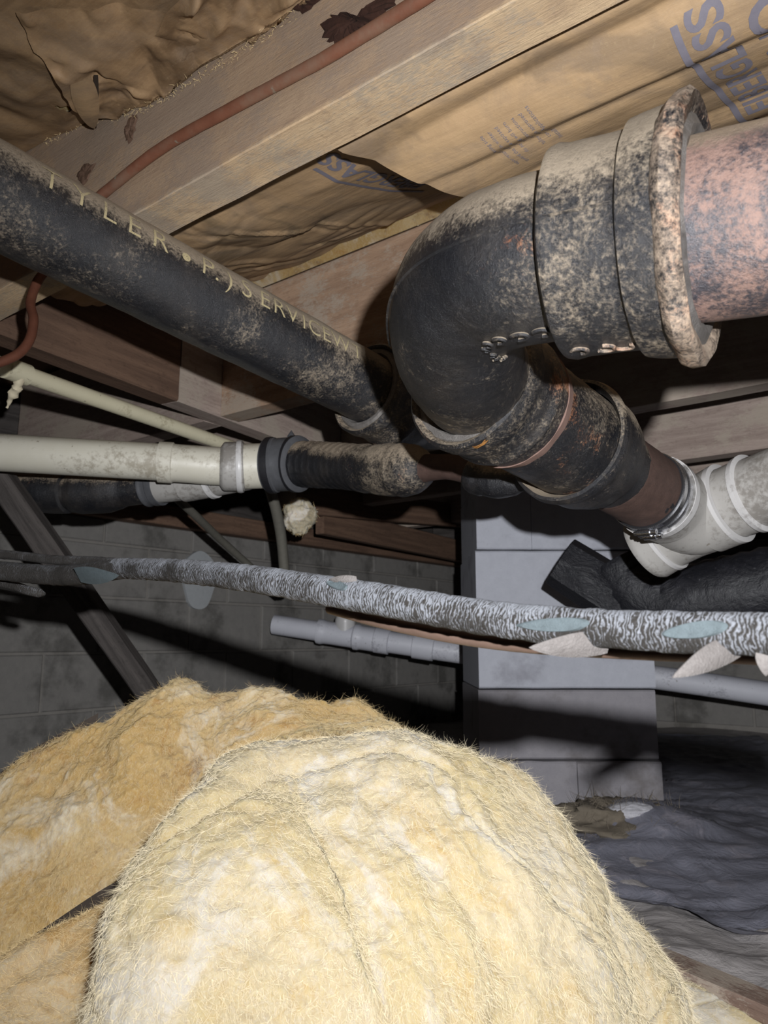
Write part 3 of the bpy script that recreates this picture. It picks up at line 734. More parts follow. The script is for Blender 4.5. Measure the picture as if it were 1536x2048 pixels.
# ================================================================== BIG RUSTY PIPE AND ELBOW, RIGHT
def camP(x, u, d): return O + np.array([x, CP*d - SP*u, CP*u + SP*d])
La, Ld = (.213, .178, .48), (-.128, 0.0, .08)
def L(t): return camP(La[0]+Ld[0]*t, La[1]+Ld[1]*t, La[2]+Ld[2]*t)
rp = Path([L(-1.9), L(-.8), L(.4)])
v, f, g = sweep(rp, [(0, .057), (rp.L, .057)], 96, .008, .0010, 30, 13)
rpo = build('rusty_soil_pipe', v, f, MA['rust'], gc=g); tag(rpo, 'big pinkish rusty soil pipe entering from the right edge', 'pipe')

ep = Path([L(.05), L(.3), L(.6), L(.85), P(978, 552, .582), P(928, 598, .617), P(914, 664, .66), P(924, 720, .715), P(958, 764, .786), P(1020, 806, .83), P(1080, 846, .875)], 16)
er = empty('cast_iron_elbow', tuple(P(930, 640, .62)-np.array([0, 0, .15])), 'large black cast iron elbow with flaking dusty hub', 'pipe fitting')
sR, sA, sB = .0185, .0395, .0935          # rim, collar and hub shoulders along the bend's axis
sE = next(s for s in np.linspace(.2, ep.L, 600) if proj(ep.pos(s))[0] > 948 and s > .3)
v, f, g = sweep(ep, [(sB-.03, .060), (sB-.005, .0600), (sB+.004, .0580), (sE-.06, .0575), (sE+.03, .0610)], 110, .005, .0012, 34, 21)
build('bend', v, f, MA['iron'], er, gc=g)
v, f, g = sweep(ep, [(sA-.004, .070), (sA, .0722), (sA+.003, .0700), (sB-.012, .0698), (sB-.004, .0715), (sB+.001, .0705), (sB+.0035, .066), (sB+.003, .058)], 110, .005, .0013, 34, 22)
build('hub', v, f, MA['iron'], er, gc=g)
v, f, g = sweep(ep, [(sR-.002, .0745), (sR, .078), (sA-.006, .0765), (sA+.001, .0755), (sA+.0025, .0725), (sA+.002, .068)], 110, .005, .0016, 34, 23)
build('hub_collar', v, f, MA['iron_dusty'], er, gc=g)
v, f, g = sweep(ep, [(.014, .060), (.009, .068), (.005, .074), (.004, .080), (.007, .0840), (.014, .0845), (.019, .081), (.021, .076)], 110, .003, .0042, 42, 24)
build('hub_rim', v, f, MA['rim'], er, gc=g)
v, f, g = sweep(ep, [(.013, .055), (.006, .0585), (.0045, .063), (.008, .071)], 110, .002, .004, 70, 25)
build('caulking', v, f, MA['lead'], er, gc=g)
# casting seam
def seam(path, s0, s1, frac, r, name, parent, mat='iron_dusty', hgt=.0012):
    V, f = [], []; m = 120
    for k in range(m+1):
        s = s0+(s1-s0)*k/m; th = frac(s)
        for a, hh in ((-.0010, -.0006), (0, hgt), (.0010, -.0006)): V.append(path.at(s, th+a/r, r+hh))
    for k in range(m):
        for j in range(2): f.append([3*k+j, 3*k+j+1, 3*k+4+j, 3*k+3+j])
    return build(name, V, f, MA[mat], parent)
seam(ep, sB+.006, sB+.17, lambda s: th_face(ep, sB+.004, .42), .0592, 'casting_seam', er, 'iron_dusty')
seam(ep, sA+.004, sB-.006, lambda s: th_face(ep, sA, .36), .0708, 'casting_seam', er, 'iron_dusty')
seam(ep, sR+.004, sA-.006, lambda s: th_face(ep, sA, .36), .0775, 'casting_seam', er, 'iron_dusty')
# raised foundry marks on the belly of the bend
def mark(path, s, th, r, size, parent, rot, mat='iron_dusty'):
    V, f = [], []; m, c = 14, 6
    for k in range(m+1):
        a = rot + math.pi*1.35*k/m
        x, y = size*math.cos(a), size*.8*math.sin(a)
        nx, ny = math.cos(a), math.sin(a)
        for j in range(c):
            b = 2*math.pi*j/c; q = .0013*math.cos(b); hgt = .0016*math.sin(b)
            V.append(path.at(s+x+nx*q, th+(y+ny*q)/r, r+.0006+hgt))
    for k in range(m):
        for j in range(c): f.append([k*c+j, k*c+(j+1) % c, (k+1)*c+(j+1) % c, (k+1)*c+j])
    build('foundry_mark', V, f, MA[mat], parent)
for k in range(8):
    s = sB+.012+k*.0135
    mark(ep, s, th_face(ep, s, -.80 if k < 5 else -.86), .0585, .0052-.0002*k, er, .6+k*.3)
for k, s in enumerate((sB-.012, sB-.03, sA+.012)):
    mark(ep, s, th_face(ep, s, -.88), .0702, .006, er, .5+k, 'rim')

# lower fittings along the line that runs away from the elbow
C0 = camP(-.056, .192, .644); C1 = C0 + (camP(.686, -.268, .68)-O)
fp = Path([line3(C0, C1, .206), line3(C0, C1, .4), line3(C0, C1, .64)])
fr_ = empty('hub_fitting', tuple(fp.pos(.06)-np.array([0, 0, .08])), 'black hub fitting with orange rust below the elbow', 'pipe fitting')
v, f, g = sweep(fp, [(.014, .058), (.008, .066), (.0, .069), (-.003, .073), (.0, .0765), (.01, .0775), (.022, .0765), (.027, .0735), (.050, .0725), (.054, .075), (.060, .075), (.064, .0715), (.082, .069), (.092, .0655), (.205, .0650)], 96, .004, .0014, 30, 31)
build('hub', v, f, MA['iron_rusty'], fr_, gc=g)
v, f, g = sweep(fp, [(.006, .056), (.001, .061), (.002, .067), (.008, .07)], 96, .002, .0035, 70, 32)
build('caulking', v, f, MA['lead'], fr_, gc=g)
v, f, g = sweep(fp, [(.080, .067), (.081, .0705), (.093, .0672), (.094, .0640)], 96, .003, .0012, 60, 33)
build('primer_band', v, f, MA['salmon'], fr_, gc=g, label='pink brown primer band')
ridge_strip(fp, .002, .006, lambda s: th_face(fp, .0, -.62), .02, .077, 'orange', 'rust_crust', fr_, .002, 6, 6)
h3 = empty('hub_fitting', tuple(fp.pos(.23)-np.array([0, 0, .08])), 'black tarred hub fitting above the steel clamp', 'pipe fitting')
sq = fp.s_at_x(1128)
v, f, g = sweep(fp, [(sq+.012, .066), (sq+.005, .070), (sq, .0725), (sq+.001, .0765), (sq+.010, .0785), (sq+.018, .0765), (sq+.023, .0745), (sq+.05, .073), (sq+.075, .066), (sq+.095, .0545), (sq+.12, .0525), (fp.L-.02, .0515)], 96, .004, .0013, 30, 41)
build('hub', v, f, MA['iron'], h3, gc=g)
v, f, g = sweep(fp, [(sq+.112, .0520), (sq+.116, .0532), (fp.L+.01, .0525)], 80, .004, .0012, 40, 44)
build('spigot', v, f, MA['rustdeep'], h3, gc=g)

# steel clamp
ck = empty('hose_clamp', tuple(fp.pos(fp.L)-np.array([0, 0, .06])), 'stainless band clamp joining rusty pipe to white plastic', 'clamp')
cs_ = fp.s_at_x(1290)
v, f, g = sweep(fp, [(cs_-.004, .0525), (cs_-.004, .0545), (cs_+.03, .0545), (cs_+.03, .0525)], 80, .004)
build('rubber_sleeve', v, f, MA['rubber_dark'], ck, gc=g)
for o_ in (0, .017):
    v, f, g = sweep(fp, [(cs_+o_, .0545), (cs_+o_, .0560), (cs_+o_+.009, .0560), (cs_+o_+.009, .0545)], 80, .003)
    bd = build('steel_band', v, f, MA['steel'], ck, gc=g)
    s = cs_+o_+.0045; th = th_face(fp, s, -.80)
    a = fp.at(s, th-.26, .0615); b = fp.at(s, th+.26, .0615)
    sp_ = Path([a, b]); v, f, g = sweep(sp_, [(0, .001), (0, .0042), (.008, .0042), (.008, .0058), (sp_.L-.006, .0058), (sp_.L-.006, .003), (sp_.L, .003), (sp_.L, .0005)], 16, .004)
    build('screw_housing', v, f, MA['steel'], bd, gc=g)
    V, fq = [], []
    for k in range(26):
        t0 = th_face(fp, s, -.45) + (.022*k if th_face(fp, s, .5) > th_face(fp, s, -.5) else -.022*k)
        c = len(V)
        for ds_, dt in ((-.003, -.006), (.003, -.006), (.003, .006), (-.003, .006)): V.append(fp.at(s+ds_, t0+dt, .0562))
        fq.append([c, c+1, c+2, c+3])
    build('worm_slots', V, fq, MA['rubber_dark'], bd, smooth=False)

# white wye at the right
wy = empty('drain_wye', tuple(P(1400, 1060, 1.13)-np.array([0, 0, .08])), 'dusty white plastic drain wye at the right edge', 'pipe fitting')
bp = Path([fp.pos(cs_+.028), fp.pos(cs_+.08), P(1386, 1040, 1.13), P(1444, 1016, 1.12)])
v, f, g = sweep(bp, [(0, .052), (0, .0585), (.012, .0590), (.014, .0575), (.05, .0570), (.052, .054), (bp.L, .050)], 64, .005)
build('branch_socket', v, f, MA['pvc_white'], wy, gc=g)
v, f, g = sweep(bp, [(0, .052), (0, .0592), (.011, .0596), (.012, .056)], 64, .003); build('socket_ring', v, f, MA['pvc_clean'], wy, gc=g)
wp = Path([P(1290, 1098, 1.20), P(1345, 1064, 1.17), P(1430, 1020, 1.12), P(1500, 990, 1.08), P(1640, 936, 1.0)])
w1 = wp.s_at_x(1372); w2 = wp.s_at_x(1408); w3 = wp.s_at_x(1458); w4 = wp.s_at_x(1510)
v, f, g = sweep(wp, [(.03, .047), (.03, .0515), (.036, .0515), (w1, .0525), (w2, .056), (w2+.001, .0585), (w3-.004, .0600), (w3, .060), (w3, .052), (w3-.02, .050)], 72, .005)
build('body', v, f, MA['pvc_white'], wy, gc=g)
v, f, g = sweep(wp, [(0, .020), (0, .050), (.006, .0535), (.034, .0535), (.036, .049)], 72, .004)
build('end_socket', v, f, MA['pvc_white'], wy, gc=g)
v, f, g = sweep(wp, [(.030, .050), (.031, .0555), (.038, .0555), (.039, .050)], 72, .003)
build('socket_ring', v, f, MA['pvc_clean'], wy, gc=g)
v, f, g = sweep(wp, [(w3-.003, .050), (w3-.003, .0605), (w3+.004, .0605), (w3+.005, .053)], 72, .003)
build('socket_ring', v, f, MA['pvc_clean'], wy, gc=g)
v, f, g = sweep(wp, [(w3, .0525), (w4-.002, .0530)], 72, .005); build('adapter', v, f, MA['pvc_white'], wy, gc=g)
v, f, g = sweep(wp, [(w4-.006, .050), (w4-.006, .0565), (w4+.002, .0575), (w4+.004, .050)], 72, .003); build('socket_ring', v, f, MA['pvc_clean'], wy, gc=g)
v, f, g = sweep(wp, [(w4, .0505), (wp.L, .0505)], 72, .006); build('outlet_pipe', v, f, MA['pvc_white'], wy, gc=g)

# black duct behind the wye
dk = empty('duct_elbow', tuple(P(1300, 1230, 1.55)-np.array([0, 0, .05])), 'black ribbed duct with faceted open end hanging behind the wye', 'duct')
dp = Path(PL((1120, 1122, 1.62), (1180, 1160, 1.60), (1250, 1205, 1.58)))
v, f, g = sweep(dp, [(.004, .030), (.006, .050), (.0, .054), (.002, .056), (dp.L, .060)], 8, .02); build('faceted_collar', v, f, MA['duct'], dk, gc=g, label='faceted black end collar'); 
v, f, g = sweep(dp, [(.012, .001), (.010, .051)], 24, .02); build('end_cap', v, f, MA['rubber'], dk, gc=g)
dq = Path(PL((1236, 1128, 1.60), (1262, 1168, 1.58), (1330, 1202, 1.54), (1440, 1190, 1.48), (1640, 1150, 1.40)))
pf = [(0, .03), (.0, .066)] + [(dq.L*k/24, .070 + (.003 if k % 2 else -.001)) for k in range(1, 25)]
v, f, g = sweep(dq, pf, 48, .01, .004, 12, 5); build('flexible_hose', v, f, MA['duct'], dk, gc=g)
dr = Path(PL((1400, 1230, 1.55), (1500, 1222, 1.5), (1680, 1215, 1.42)))
v, f, g = sweep(dr, [(0, .01), (.01, .03), (dr.L, .034)], 32, .01, .003, 12, 6); build('drooping_sleeve', v, f, MA['duct'], dk, gc=g)

# ================================================================== DRAIN LINE BEHIND, LEFT TO CENTRE
# cream plastic pipe and its double fitting
wp2 = Path(PL((-160, 894, 1.38), (0, 905, 1.40), (330, 925, 1.43), (450, 933, 1.45), (545, 931, 1.46), (620, 928, 1.47)))
def X(px): return wp2.s_at_x(px)
wt = empty('waste_pipe', tuple(wp2.pos(wp2.L*.4)-np.array([0, 0, .04])), 'cream plastic waste pipe with brown stained joint at left edge', 'pipe')
v, f, g = sweep(wp2, [(0, .0345), (X(325), .0345)], 48, .01); build('pipe_length', v, f, MA['pvc'], wt, gc=g)
v, f, g = sweep(wp2, [(X(319), .033), (X(319), .0385), (X(345), .0385), (X(347), .036), (X(352), .0355), (X(440), .0365), (X(452), .040)], 48, .008); build('reducer', v, f, MA['pvc'], wt, gc=g)
v, f, g = sweep(wp2, [(X(440), .036), (X(446), .0445), (X(450), .0465), (X(488), .0468), (X(490), .044)], 48, .006); build('socket', v, f, MA['pvc_white'], wt, gc=g)
v, f, g = sweep(wp2, [(X(474), .044), (X(475), .0495), (X(481), .0505), (X(486), .0495), (X(484), .043)], 64, .002); build('socket_ring', v, f, MA['pvc_clean'], wt, gc=g)
v, f, g = sweep(wp2, [(X(478), .0430), (X(560), .0430)], 56, .008); build('spigot', v, f, MA['pvc'], wt, gc=g)
# lower branch of the fitting running back left
lb = Path(PL((520, 935, 1.47), (440, 950, 1.50), (350, 966, 1.53), (290, 973, 1.55)))
v, f, g = sweep(lb, [(0, .03), (.03, .039), (lb.s_at_x(432), .040)], 48, .008); build('lower_branch', v, f, MA['pvc_white'], wt, gc=g)
s1 = lb.s_at_x(425)
v, f, g = sweep(lb, [(s1-.005, .037), (s1-.004, .0435), (s1+.004, .0445), (s1+.006, .038)], 48, .003); build('socket_ring', v, f, MA['pvc_clean'], wt, gc=g)
v, f, g = sweep(lb, [(s1, .0405), (lb.s_at_x(368), .041), (lb.s_at_x(366), .037), (lb.s_at_x(318), .036)], 48, .006); build('branch_socket', v, f, MA['pvc_white'], wt, gc=g)
# rubber coupling on that branch and old iron to the left of it
ol = Path(PL((322, 970, 1.545), (240, 980, 1.57), (130, 986, 1.60), (60, 980, 1.62), (-60, 970, 1.66)))
oi = empty('cast_iron_pipe', tuple(ol.pos(ol.L/2)-np.array([0, 0, .05])), 'dark cast iron branch with two bulging hubs under the cream pipe', 'pipe')
v, f, g = sweep(ol, [(0, .036), (0, .0415), (.014, .0415), (.016, .0395), (.026, .0395), (.028, .041), (.032, .041), (.033, .036)], 48, .004); build('rubber_coupling', v, f, MA['rubber'], oi, gc=g)
q = ol.s_at_x
v, f, g = sweep(ol, [(.03, .035), (q(250), .035), (q(240), .040), (q(215), .0445), (q(165), .0450), (q(148), .041), (q(146), .036), (q(138), .036), (q(136), .043), (q(95), .0445), (q(66), .041), (q(64), .034), (ol.L, .034)], 48, .006, .0015, 30, 7); build('barrel', v, f, MA['iron_dark'], oi, gc=g)

# grey rubber coupling with two bands, black pipe, rusted neck and hubs to the right
bl = Path(PL((535, 931, 1.46), (600, 928, 1.44), (680, 932, 1.36), (790, 940, 1.22), (900, 934, 1.12), (985, 958, 1.06), (1048, 962, 1.02)))
q = bl.s_at_x
rc = empty('rubber_coupling', tuple(bl.pos(.06)-np.array([0, 0, .06])), 'dark grey rubber coupling between cream plastic and black iron', 'coupling')
v, f, g = sweep(bl, [(0, .0435), (.002, .0515), (.018, .0525), (.020, .0505), (.05, .0510), (.053, .053), (.066, .053), (.070, .047), (.071, .043)], 64, .004); build('sleeve', v, f, MA['rubber'], rc, gc=g)
for a, b in ((.004, .014), (.054, .064)):
    v, f, g = sweep(bl, [(a, .0525), (a+.0005, .0538), (b, .0538), (b+.0005, .0525)], 64, .003); bdx = build('band', v, f, MA['rubber_dark'], rc, gc=g)
c_ = bl.at(.048, .15, .052)
v, f, g = sweep(Path([c_, c_+np.array([.0, .001, .014])], up=(0, 1, 0)), [(0, .008), (.004, .006), (.010, .002), (.013, .0003)], 8, .005)
build('tab', v, f, MA['rubber'], rc, gc=g)
bi = empty('cast_iron_pipe', tuple(bl.pos(.25)-np.array([0, 0, .06])), 'black and rust brown cast iron run with narrow neck under the elbow', 'pipe')
def rscale(pr):                                   # the run comes nearer towards the right, so its fittings keep their true ratio
    out = []
    for s_, r_ in pr:
        p_ = bl.pos(s_)-O; d_ = p_[1]*CP+p_[2]*SP; out.append((s_, r_*min(1, d_/1.46)))
    return out
pf = [(.05, .043)]
for k in range(9):
    s = .075 + k*(q(728)-.08)/9; pf += [(s, .0435), (s+.004, .0448), (s+.008, .0435)]
pf += [(q(730), .0435)]
v, f, g = sweep(bl, rscale(pf), 64, .004, .001, 40, 8); build('black_barrel', v, f, MA['iron_dark'], bi, gc=g)
v, f, g = sweep(bl, rscale([(q(724), .040), (q(727), .0465), (q(735), .0475), (q(748), .0465), (q(765), .050), (q(785), .0505), (q(800), .049), (q(806), .0515), (q(826), .0480), (q(842), .038), (q(850), .028), (q(856), .0255)]), 64, .004, .0014, 30, 9); build('hub', v, f, MA['iron_rusty'], bi, gc=g)
v, f, g = sweep(bl, rscale([(q(846), .0275), (q(870), .0245), (q(930), .0250), (q(955), .029)]), 48, .006, .0012, 40, 10); build('rusted_neck', v, f, MA['rustdeep'], bi, gc=g)
v, f, g = sweep(bl, rscale([(q(952), .026), (q(950), .036), (q(956), .0385), (q(968), .0385), (q(974), .035), (q(1000), .035), (q(1030), .028), (bl.L-.004, .020), (bl.L, .004)]), 56, .004, .0014, 30, 12); build('end_hub', v, f, MA['iron_dark'], bi, gc=g)

# yellowed small pipe under the girder with a stub and cream foam
yp = Path(PL((-20, 722, 1.20), (20, 738, 1.25), (240, 815, 1.47), (475, 898, 1.78)))
yo = empty('small_pipe', tuple(yp.pos(yp.L/2)-np.array([0, 0, .02])), 'thin yellowed plastic pipe running under the girder', 'pipe')
v, f, g = sweep(yp, [(0, .0145), (yp.L, .0145)], 28, .02); build('pipe_length', v, f, MA['cpvc'], yo, gc=g)
s_ = yp.s_at_x(30)
v, f, g = sweep(yp, [(s_-.02, .0145), (s_-.02, .018), (s_+.025, .018), (s_+.025, .0145)], 28, .006); build('coupling', v, f, MA['cpvc'], yo, gc=g)
st = Path(PL((40, 752, 1.26), (34, 775, 1.27), (22, 795, 1.28), (14, 815, 1.29)))
v, f, g = sweep(st, [(0, .008), (.012, .008), (.018, .0065), (.022, .009), (.03, .0068), (.038, .0085), (.046, .005), (st.L, .002)], 14, .003, .002, 160, 3); tag(build('foam_drip', v, f, MA['twine'], gc=g), 'cream foam drip hanging from the yellowed pipe at left edge', 'foam')
lo_ = Path(PL((92, 540, 1.05), (74, 565, 1.04), (61, 605, 1.02), (67, 640, 1.0), (58, 682, .98), (30, 712, .96), (-30, 735, .93)))
v, f, g = sweep(lo_, [(0, .0062), (lo_.L, .0062)], 16, .005, .0003, 80, 2); tag(build('copper_loop', v, f, MA['copper_dark'], gc=g), 'dark copper tube looping down at the left edge', 'pipe')

# straps and wire hanging by the back wall
sp1 = Path(PL((330, 975, 1.9), (390, 1030, 2.05), (455, 1092, 2.25), (560, 1185, 2.5)))
v, f, g = sweep(sp1, [(0, .011), (sp1.L, .011)], 12, .03, .001, 20, 2); tag(build('slanting_conduit', v, f, MA['strap'], gc=g), 'thin grey conduit slanting down across the block wall', 'conduit')
sp2 = Path(PL((535, 960, 2.0), (552, 1020, 2.05), (563, 1080, 2.1), (572, 1180, 2.15)), up=(0, 1, 0))
v, f, g = sweep(sp2, [(0, .0145), (sp2.L, .0145)], 12, .03, .001, 20, 3); tag(build('hanging_conduit', v, f, MA['strap'], gc=g), 'upright grey conduit beside the cream insulation wad', 'conduit')

# wad of insulation stuffed by the sill
def blob(name, cen, rad, mat, label, cat, seed, amp=.35, nf_=9, hair=300, hmat='strand2', parent=None, flat=1.0):
    th = np.linspace(0, math.pi, 40)[:, None]; ph = np.linspace(0, 2*math.pi, 64)[None, :]
    dirs = np.stack([np.sin(th)*np.cos(ph), np.sin(th)*np.sin(ph), np.cos(th)*np.ones_like(ph)], -1); dirs[:, -1] = dirs[:, 0]
    r = np.array(rad)*(1+amp*ridged(dirs*1.6+seed, 3, seed) + amp*.4*fbm(dirs*nf_, 3, seed+4))[..., None]
    V = np.array(cen) + dirs*r; vv, f = gridmesh(V)
    o = build(name, vv, [q_[::-1] for q_ in f], MA[mat], parent, gc=vv, sharp=None)
    if label: tag(o, label, cat)
    if hair:
        rng = np.random.default_rng(seed); idx = rng.integers(0, len(vv), hair)
        v, f = strands(vv[idx], dirs.reshape(-1, 3)[idx], rad[0]*.15, rad[0]*.4, .0012, rng)
        h = build('fibre_strands', v, f, MA[hmat], o, sharp=None); h['kind'] = 'stuff'
    return o
blob('insulation_wad', P(598, 1032, 2.3), (.042, .04, .045), 'fluff', 'cream insulation wad stuffed beside the hanging conduit', 'insulation', 4)

# planks at the top of the far wall
for (a, b, mm, lb) in (((600, 1000, 2.9), (1000, 1040, 4.0), 'wood_brown', 'upper brown plank fixed at the head of the back wall'), ((640, 1040, 3.0), (960, 1112, 4.3), 'wood_brown', 'lower brown plank slanting along the head of the back wall')):
    timber('wall_plank', P(*a), P(*b), .04, .11, mm, lb, 'plank', nl=16)

# diagonal wooden brace at the left
pa, pb = P(-60, 870, 1.48), P(300, 1388, 1.68)
pb2 = pa + (pb-pa)*((pa[2]-.0)/(pa[2]-pb[2]))
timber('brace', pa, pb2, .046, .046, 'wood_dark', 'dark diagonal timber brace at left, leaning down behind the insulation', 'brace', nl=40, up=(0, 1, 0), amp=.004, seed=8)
# pale round patch on the wall
cpt = Pu(400, 1160, UW-.012)
ring = [cpt + N2*.085*math.cos(a)*(1+.12*math.sin(3*a)) + np.array([0, 0, .12*math.sin(a)]) for a in np.linspace(0, 2*math.pi, 40, endpoint=False)]
V = [cpt - D2*.004] + ring + [p + D2*.02 for p in ring]
f = [[0, 1+k, 1+(k+1) % 40] for k in range(40)] + [[1+k, 41+k, 41+(k+1) % 40, 1+(k+1) % 40] for k in range(40)]
build('cement_patch', np.array(V), f, MA['patch'], wl)

# ================================================================== GREY WHITE DRAIN ALONG THE FAR WALL
fw = Path(PL((548, 1249, 3.30), (945, 1308, 3.12), (1320, 1356, 3.0), (1700, 1412, 2.85)))
q = fw.s_at_x
dw = empty('wall_drain', tuple(fw.pos(fw.L*.3)-np.array([0, 0, .05])), 'grey white plastic drain pipe passing behind the pier', 'pipe')
v, f, g = sweep(fw, [(0, .02), (0, .042), (q(640), .042)], 40, .03); build('pipe_length', v, f, MA['pvc_wall'], dw, gc=g)
v, f, g = sweep(fw, [(q(636), .04), (q(637), .052), (q(645), .053), (q(650), .049), (q(660), .048), (q(708), .048), (q(711), .054), (q(718), .054), (q(722), .050), (q(750), .050), (q(751), .053), (q(778), .053), (q(780), .046)], 48, .01); build('wye_fitting', v, f, MA['pvc_wall'], dw, gc=g)
v, f, g = sweep(fw, [(q(776), .045), (q(830), .045)], 40, .03); build('pipe_length', v, f, MA['pvc_wall'], dw, gc=g)
v, f, g = sweep(fw, [(q(826), .044), (q(827), .052), (q(868), .052), (q(869), .044)], 48, .02); build('coupling', v, f, MA['pvc_wall'], dw, gc=g)
v, f, g = sweep(fw, [(q(866), .0455), (fw.L, .0455)], 40, .04); build('pipe_length', v, f, MA['pvc_wall'], dw, gc=g)
cb = fw.pos(q(690)); up_ = Path([cb+np.array([0, 0, .02]), cb+np.array([0, -.01, .085])], up=(0, 1, 0))
v, f, g = sweep(up_, [(0, .045), (.05, .042), (.062, .036), (.068, .02), (.069, .001)], 32, .01); build('cleanout_cap', v, f, MA['pvc_clean'], dw, gc=g)

# ================================================================== CRUSTED WRAPPED PIPE ACROSS THE FOREGROUND
wv = [(1760, 1282, .53), (1640, 1274, .56), (1500, 1268, .59), (1300, 1262, .64), (1100, 1250, .69), (950, 1232, .74), (800, 1206, .79), (650, 1181, .86), (500, 1157, .96), (350, 1141, 1.12), (235, 1136, 1.28)]
WS = .60                                      # half inch pipe, close to the lens
def W(px, py, d): return P(px, py, d*WS)
wpath = Path([W(*q_) for q_ in wv])
wr_ = empty('wrapped_pipe', tuple(wpath.pos(wpath.L*.5)-np.array([0, 0, .02])), 'white crusted grey wrapped pipe sagging across the foreground with torn flaps', 'pipe')
def WL(*pts): return [W(*p) for p in pts]
prof = []
rng = np.random.default_rng(3); s = 0
while s < wpath.L:
    prof.append((s, .0168*WS+rng.uniform(-.0003, .0004))); s += .006
prof.append((wpath.L, .0165*WS))
v, f, g = sweep(wpath, prof, 64, .0016, .0006, 230, 3); build('crusted_wrap', v, f, MA['wrap'], wr_, gc=g)
lft = Path(WL((262, 1137, 1.24), (200, 1143, 1.32), (150, 1150, 1.38), (70, 1148, 1.46), (-90, 1132, 1.56)))
v, f, g = sweep(lft, [(0, .0150*WS), (.05*WS, .0165*WS), (.12*WS, .019*WS), (lft.L, .0185*WS)], 40, .002, .0006, 180, 6); build('grimy_wrap', v, f, MA['wrap_dark'], wr_, gc=g)
def patch(path, s0, th0, ls, lt, r, mat, name, parent, lift=.0006, tilt=0.0, m=36, rings=6):
    V = [path.at(s0, th0, r+lift*.6)]; f = []
    for k in range(1, rings+1):
        q_ = k/rings
        for j in range(m):
            a = 2*math.pi*j/m; x = ls*q_*math.cos(a); y = lt*q_*math.sin(a)*(1-.25*math.cos(a))
            V.append(path.at(s0+x, th0+(y+tilt*x)/r, r+lift*(.6 if k < rings-1 else (1.6 if k == rings-1 else -.6))))
    for j in range(m): f.append([0, 1+j, 1+(j+1) % m])
    for k in range(rings-1):
        for j in range(m): f.append([1+k*m+j, 1+(k+1)*m+j, 1+(k+1)*m+(j+1) % m, 1+k*m+(j+1) % m])
    return build(name, V, f, MA[mat], parent)
def leaf(pts_tip, base_a, base_b, bow, mat, name, parent, thick=.0006, nu=16, nv=8):
    """curled pointed flap: from a base edge a-b out to a tip, bowed towards the viewer"""
    tip, a, b = map(np.asarray, (pts_tip, base_a, base_b)); nrm = np.cross(b-a, tip-a); nrm /= np.linalg.norm(nrm)
    if nrm.dot(O-a) < 0: nrm = -nrm
    V = []
    for side in (0, 1):
        for i in range(nu+1):
            t = i/nu; wd = math.sin(math.pi*(.25+.75*t))**.75*(1-.15*t)
            c = (a+b)/2*(1-t) + tip*t
            for j in range(nv+1):
                w_ = (j/nv-.5)*wd
                V.append(c + (b-a)*w_ + nrm*(bow*math.sin(t*math.pi*.9)*(1-(2*w_)**2*.8) + (thick if side else 0)))
    n1 = (nu+1)*(nv+1); f = []
    for i in range(nu):
        for j in range(nv):
            k = i*(nv+1)+j; f.append([k, k+1, k+nv+2, k+nv+1]); f.append([n1+k, n1+k+nv+1, n1+k+nv+2, n1+k+1])
        for j in (0, nv):
            k = i*(nv+1)+j; f.append([k, k+nv+1, n1+k+nv+1, n1+k])
    return build(name, V, f, MA[mat], parent)
q = wpath.s_at_x
def thw(s, fr): return th_face(wpath, s, fr)
s = q(1120); patch(wpath, s, thw(s, .02), .034*WS, .0065*WS, .0172*WS, 'verdigris', 'blue_patina_patch', wr_, tilt=-.10)
s = q(1400); patch(wpath, s, thw(s, .10), .027*WS, .0070*WS, .0172*WS, 'verdigris', 'blue_patina_patch', wr_, tilt=-.15)
s = q(690); patch(wpath, s, thw(s, .45), .018*WS, .005*WS, .0172*WS, 'verdigris', 'blue_patina_patch', wr_, tilt=.1)
leaf(W(1056, 1294, .648), W(1225, 1258, .662), W(1212, 1312, .662), .004*WS, 'flap', 'torn_flap', wr_)
leaf(W(1340, 1356, .570), W(1462, 1262, .600), W(1498, 1306, .600), .005*WS, 'flap', 'torn_flap', wr_)
leaf(W(660, 1158, .838), W(712, 1150, .822), W(716, 1170, .822), .003*WS, 'flap', 'torn_flap', wr_)
leaf(W(240, 1150, 1.24), W(146, 1132, 1.33), W(165, 1168, 1.33), .004*WS, 'verdigris', 'torn_flap', wr_)
leaf(W(1530, 1352, .575), W(1508, 1300, .578), W(1545, 1300, .576), .003*WS, 'flap', 'torn_flap', wr_)
th2 = Path(WL((245, 1127, 1.29), (180, 1122, 1.36), (110, 1120, 1.42), (40, 1112, 1.48), (-80, 1102, 1.55)))
v, f, g = sweep(th2, [(0, .006*WS), (.03*WS, .0085*WS), (th2.L, .009*WS)], 20, .005, .0005, 160, 6); tag(build('upper_side_tube', v, f, MA['wrap_dark'], gc=g), 'thin dark tube above the wrapped pipe at the left edge', 'pipe')
th3 = Path(WL((90, 1188, 1.52), (60, 1182, 1.52), (20, 1170, 1.54), (-80, 1150, 1.6)))
v, f, g = sweep(th3, [(0, .003*WS), (.01*WS, .009*WS), (th3.L, .0105*WS)], 20, .005, .0005, 160, 7); tag(build('lower_side_tube', v, f, MA['wrap_dark'], gc=g), 'short dark tube below the wrapped pipe at the left edge', 'pipe')
bpth = Path(WL((660, 1216, .92), (760, 1243, .86), (900, 1272, .80), (1060, 1292, .745), (1300, 1305, .685), (1500, 1312, .64), (1760, 1325, .58)))
v, f, g = sweep(bpth, [(0, .0072*WS), (bpth.L, .0072*WS)], 20, .005); tag(build('brown_pipe', v, f, MA['brown_pipe'], gc=g), 'slim brown pipe tucked below the white crusted pipe', 'pipe')

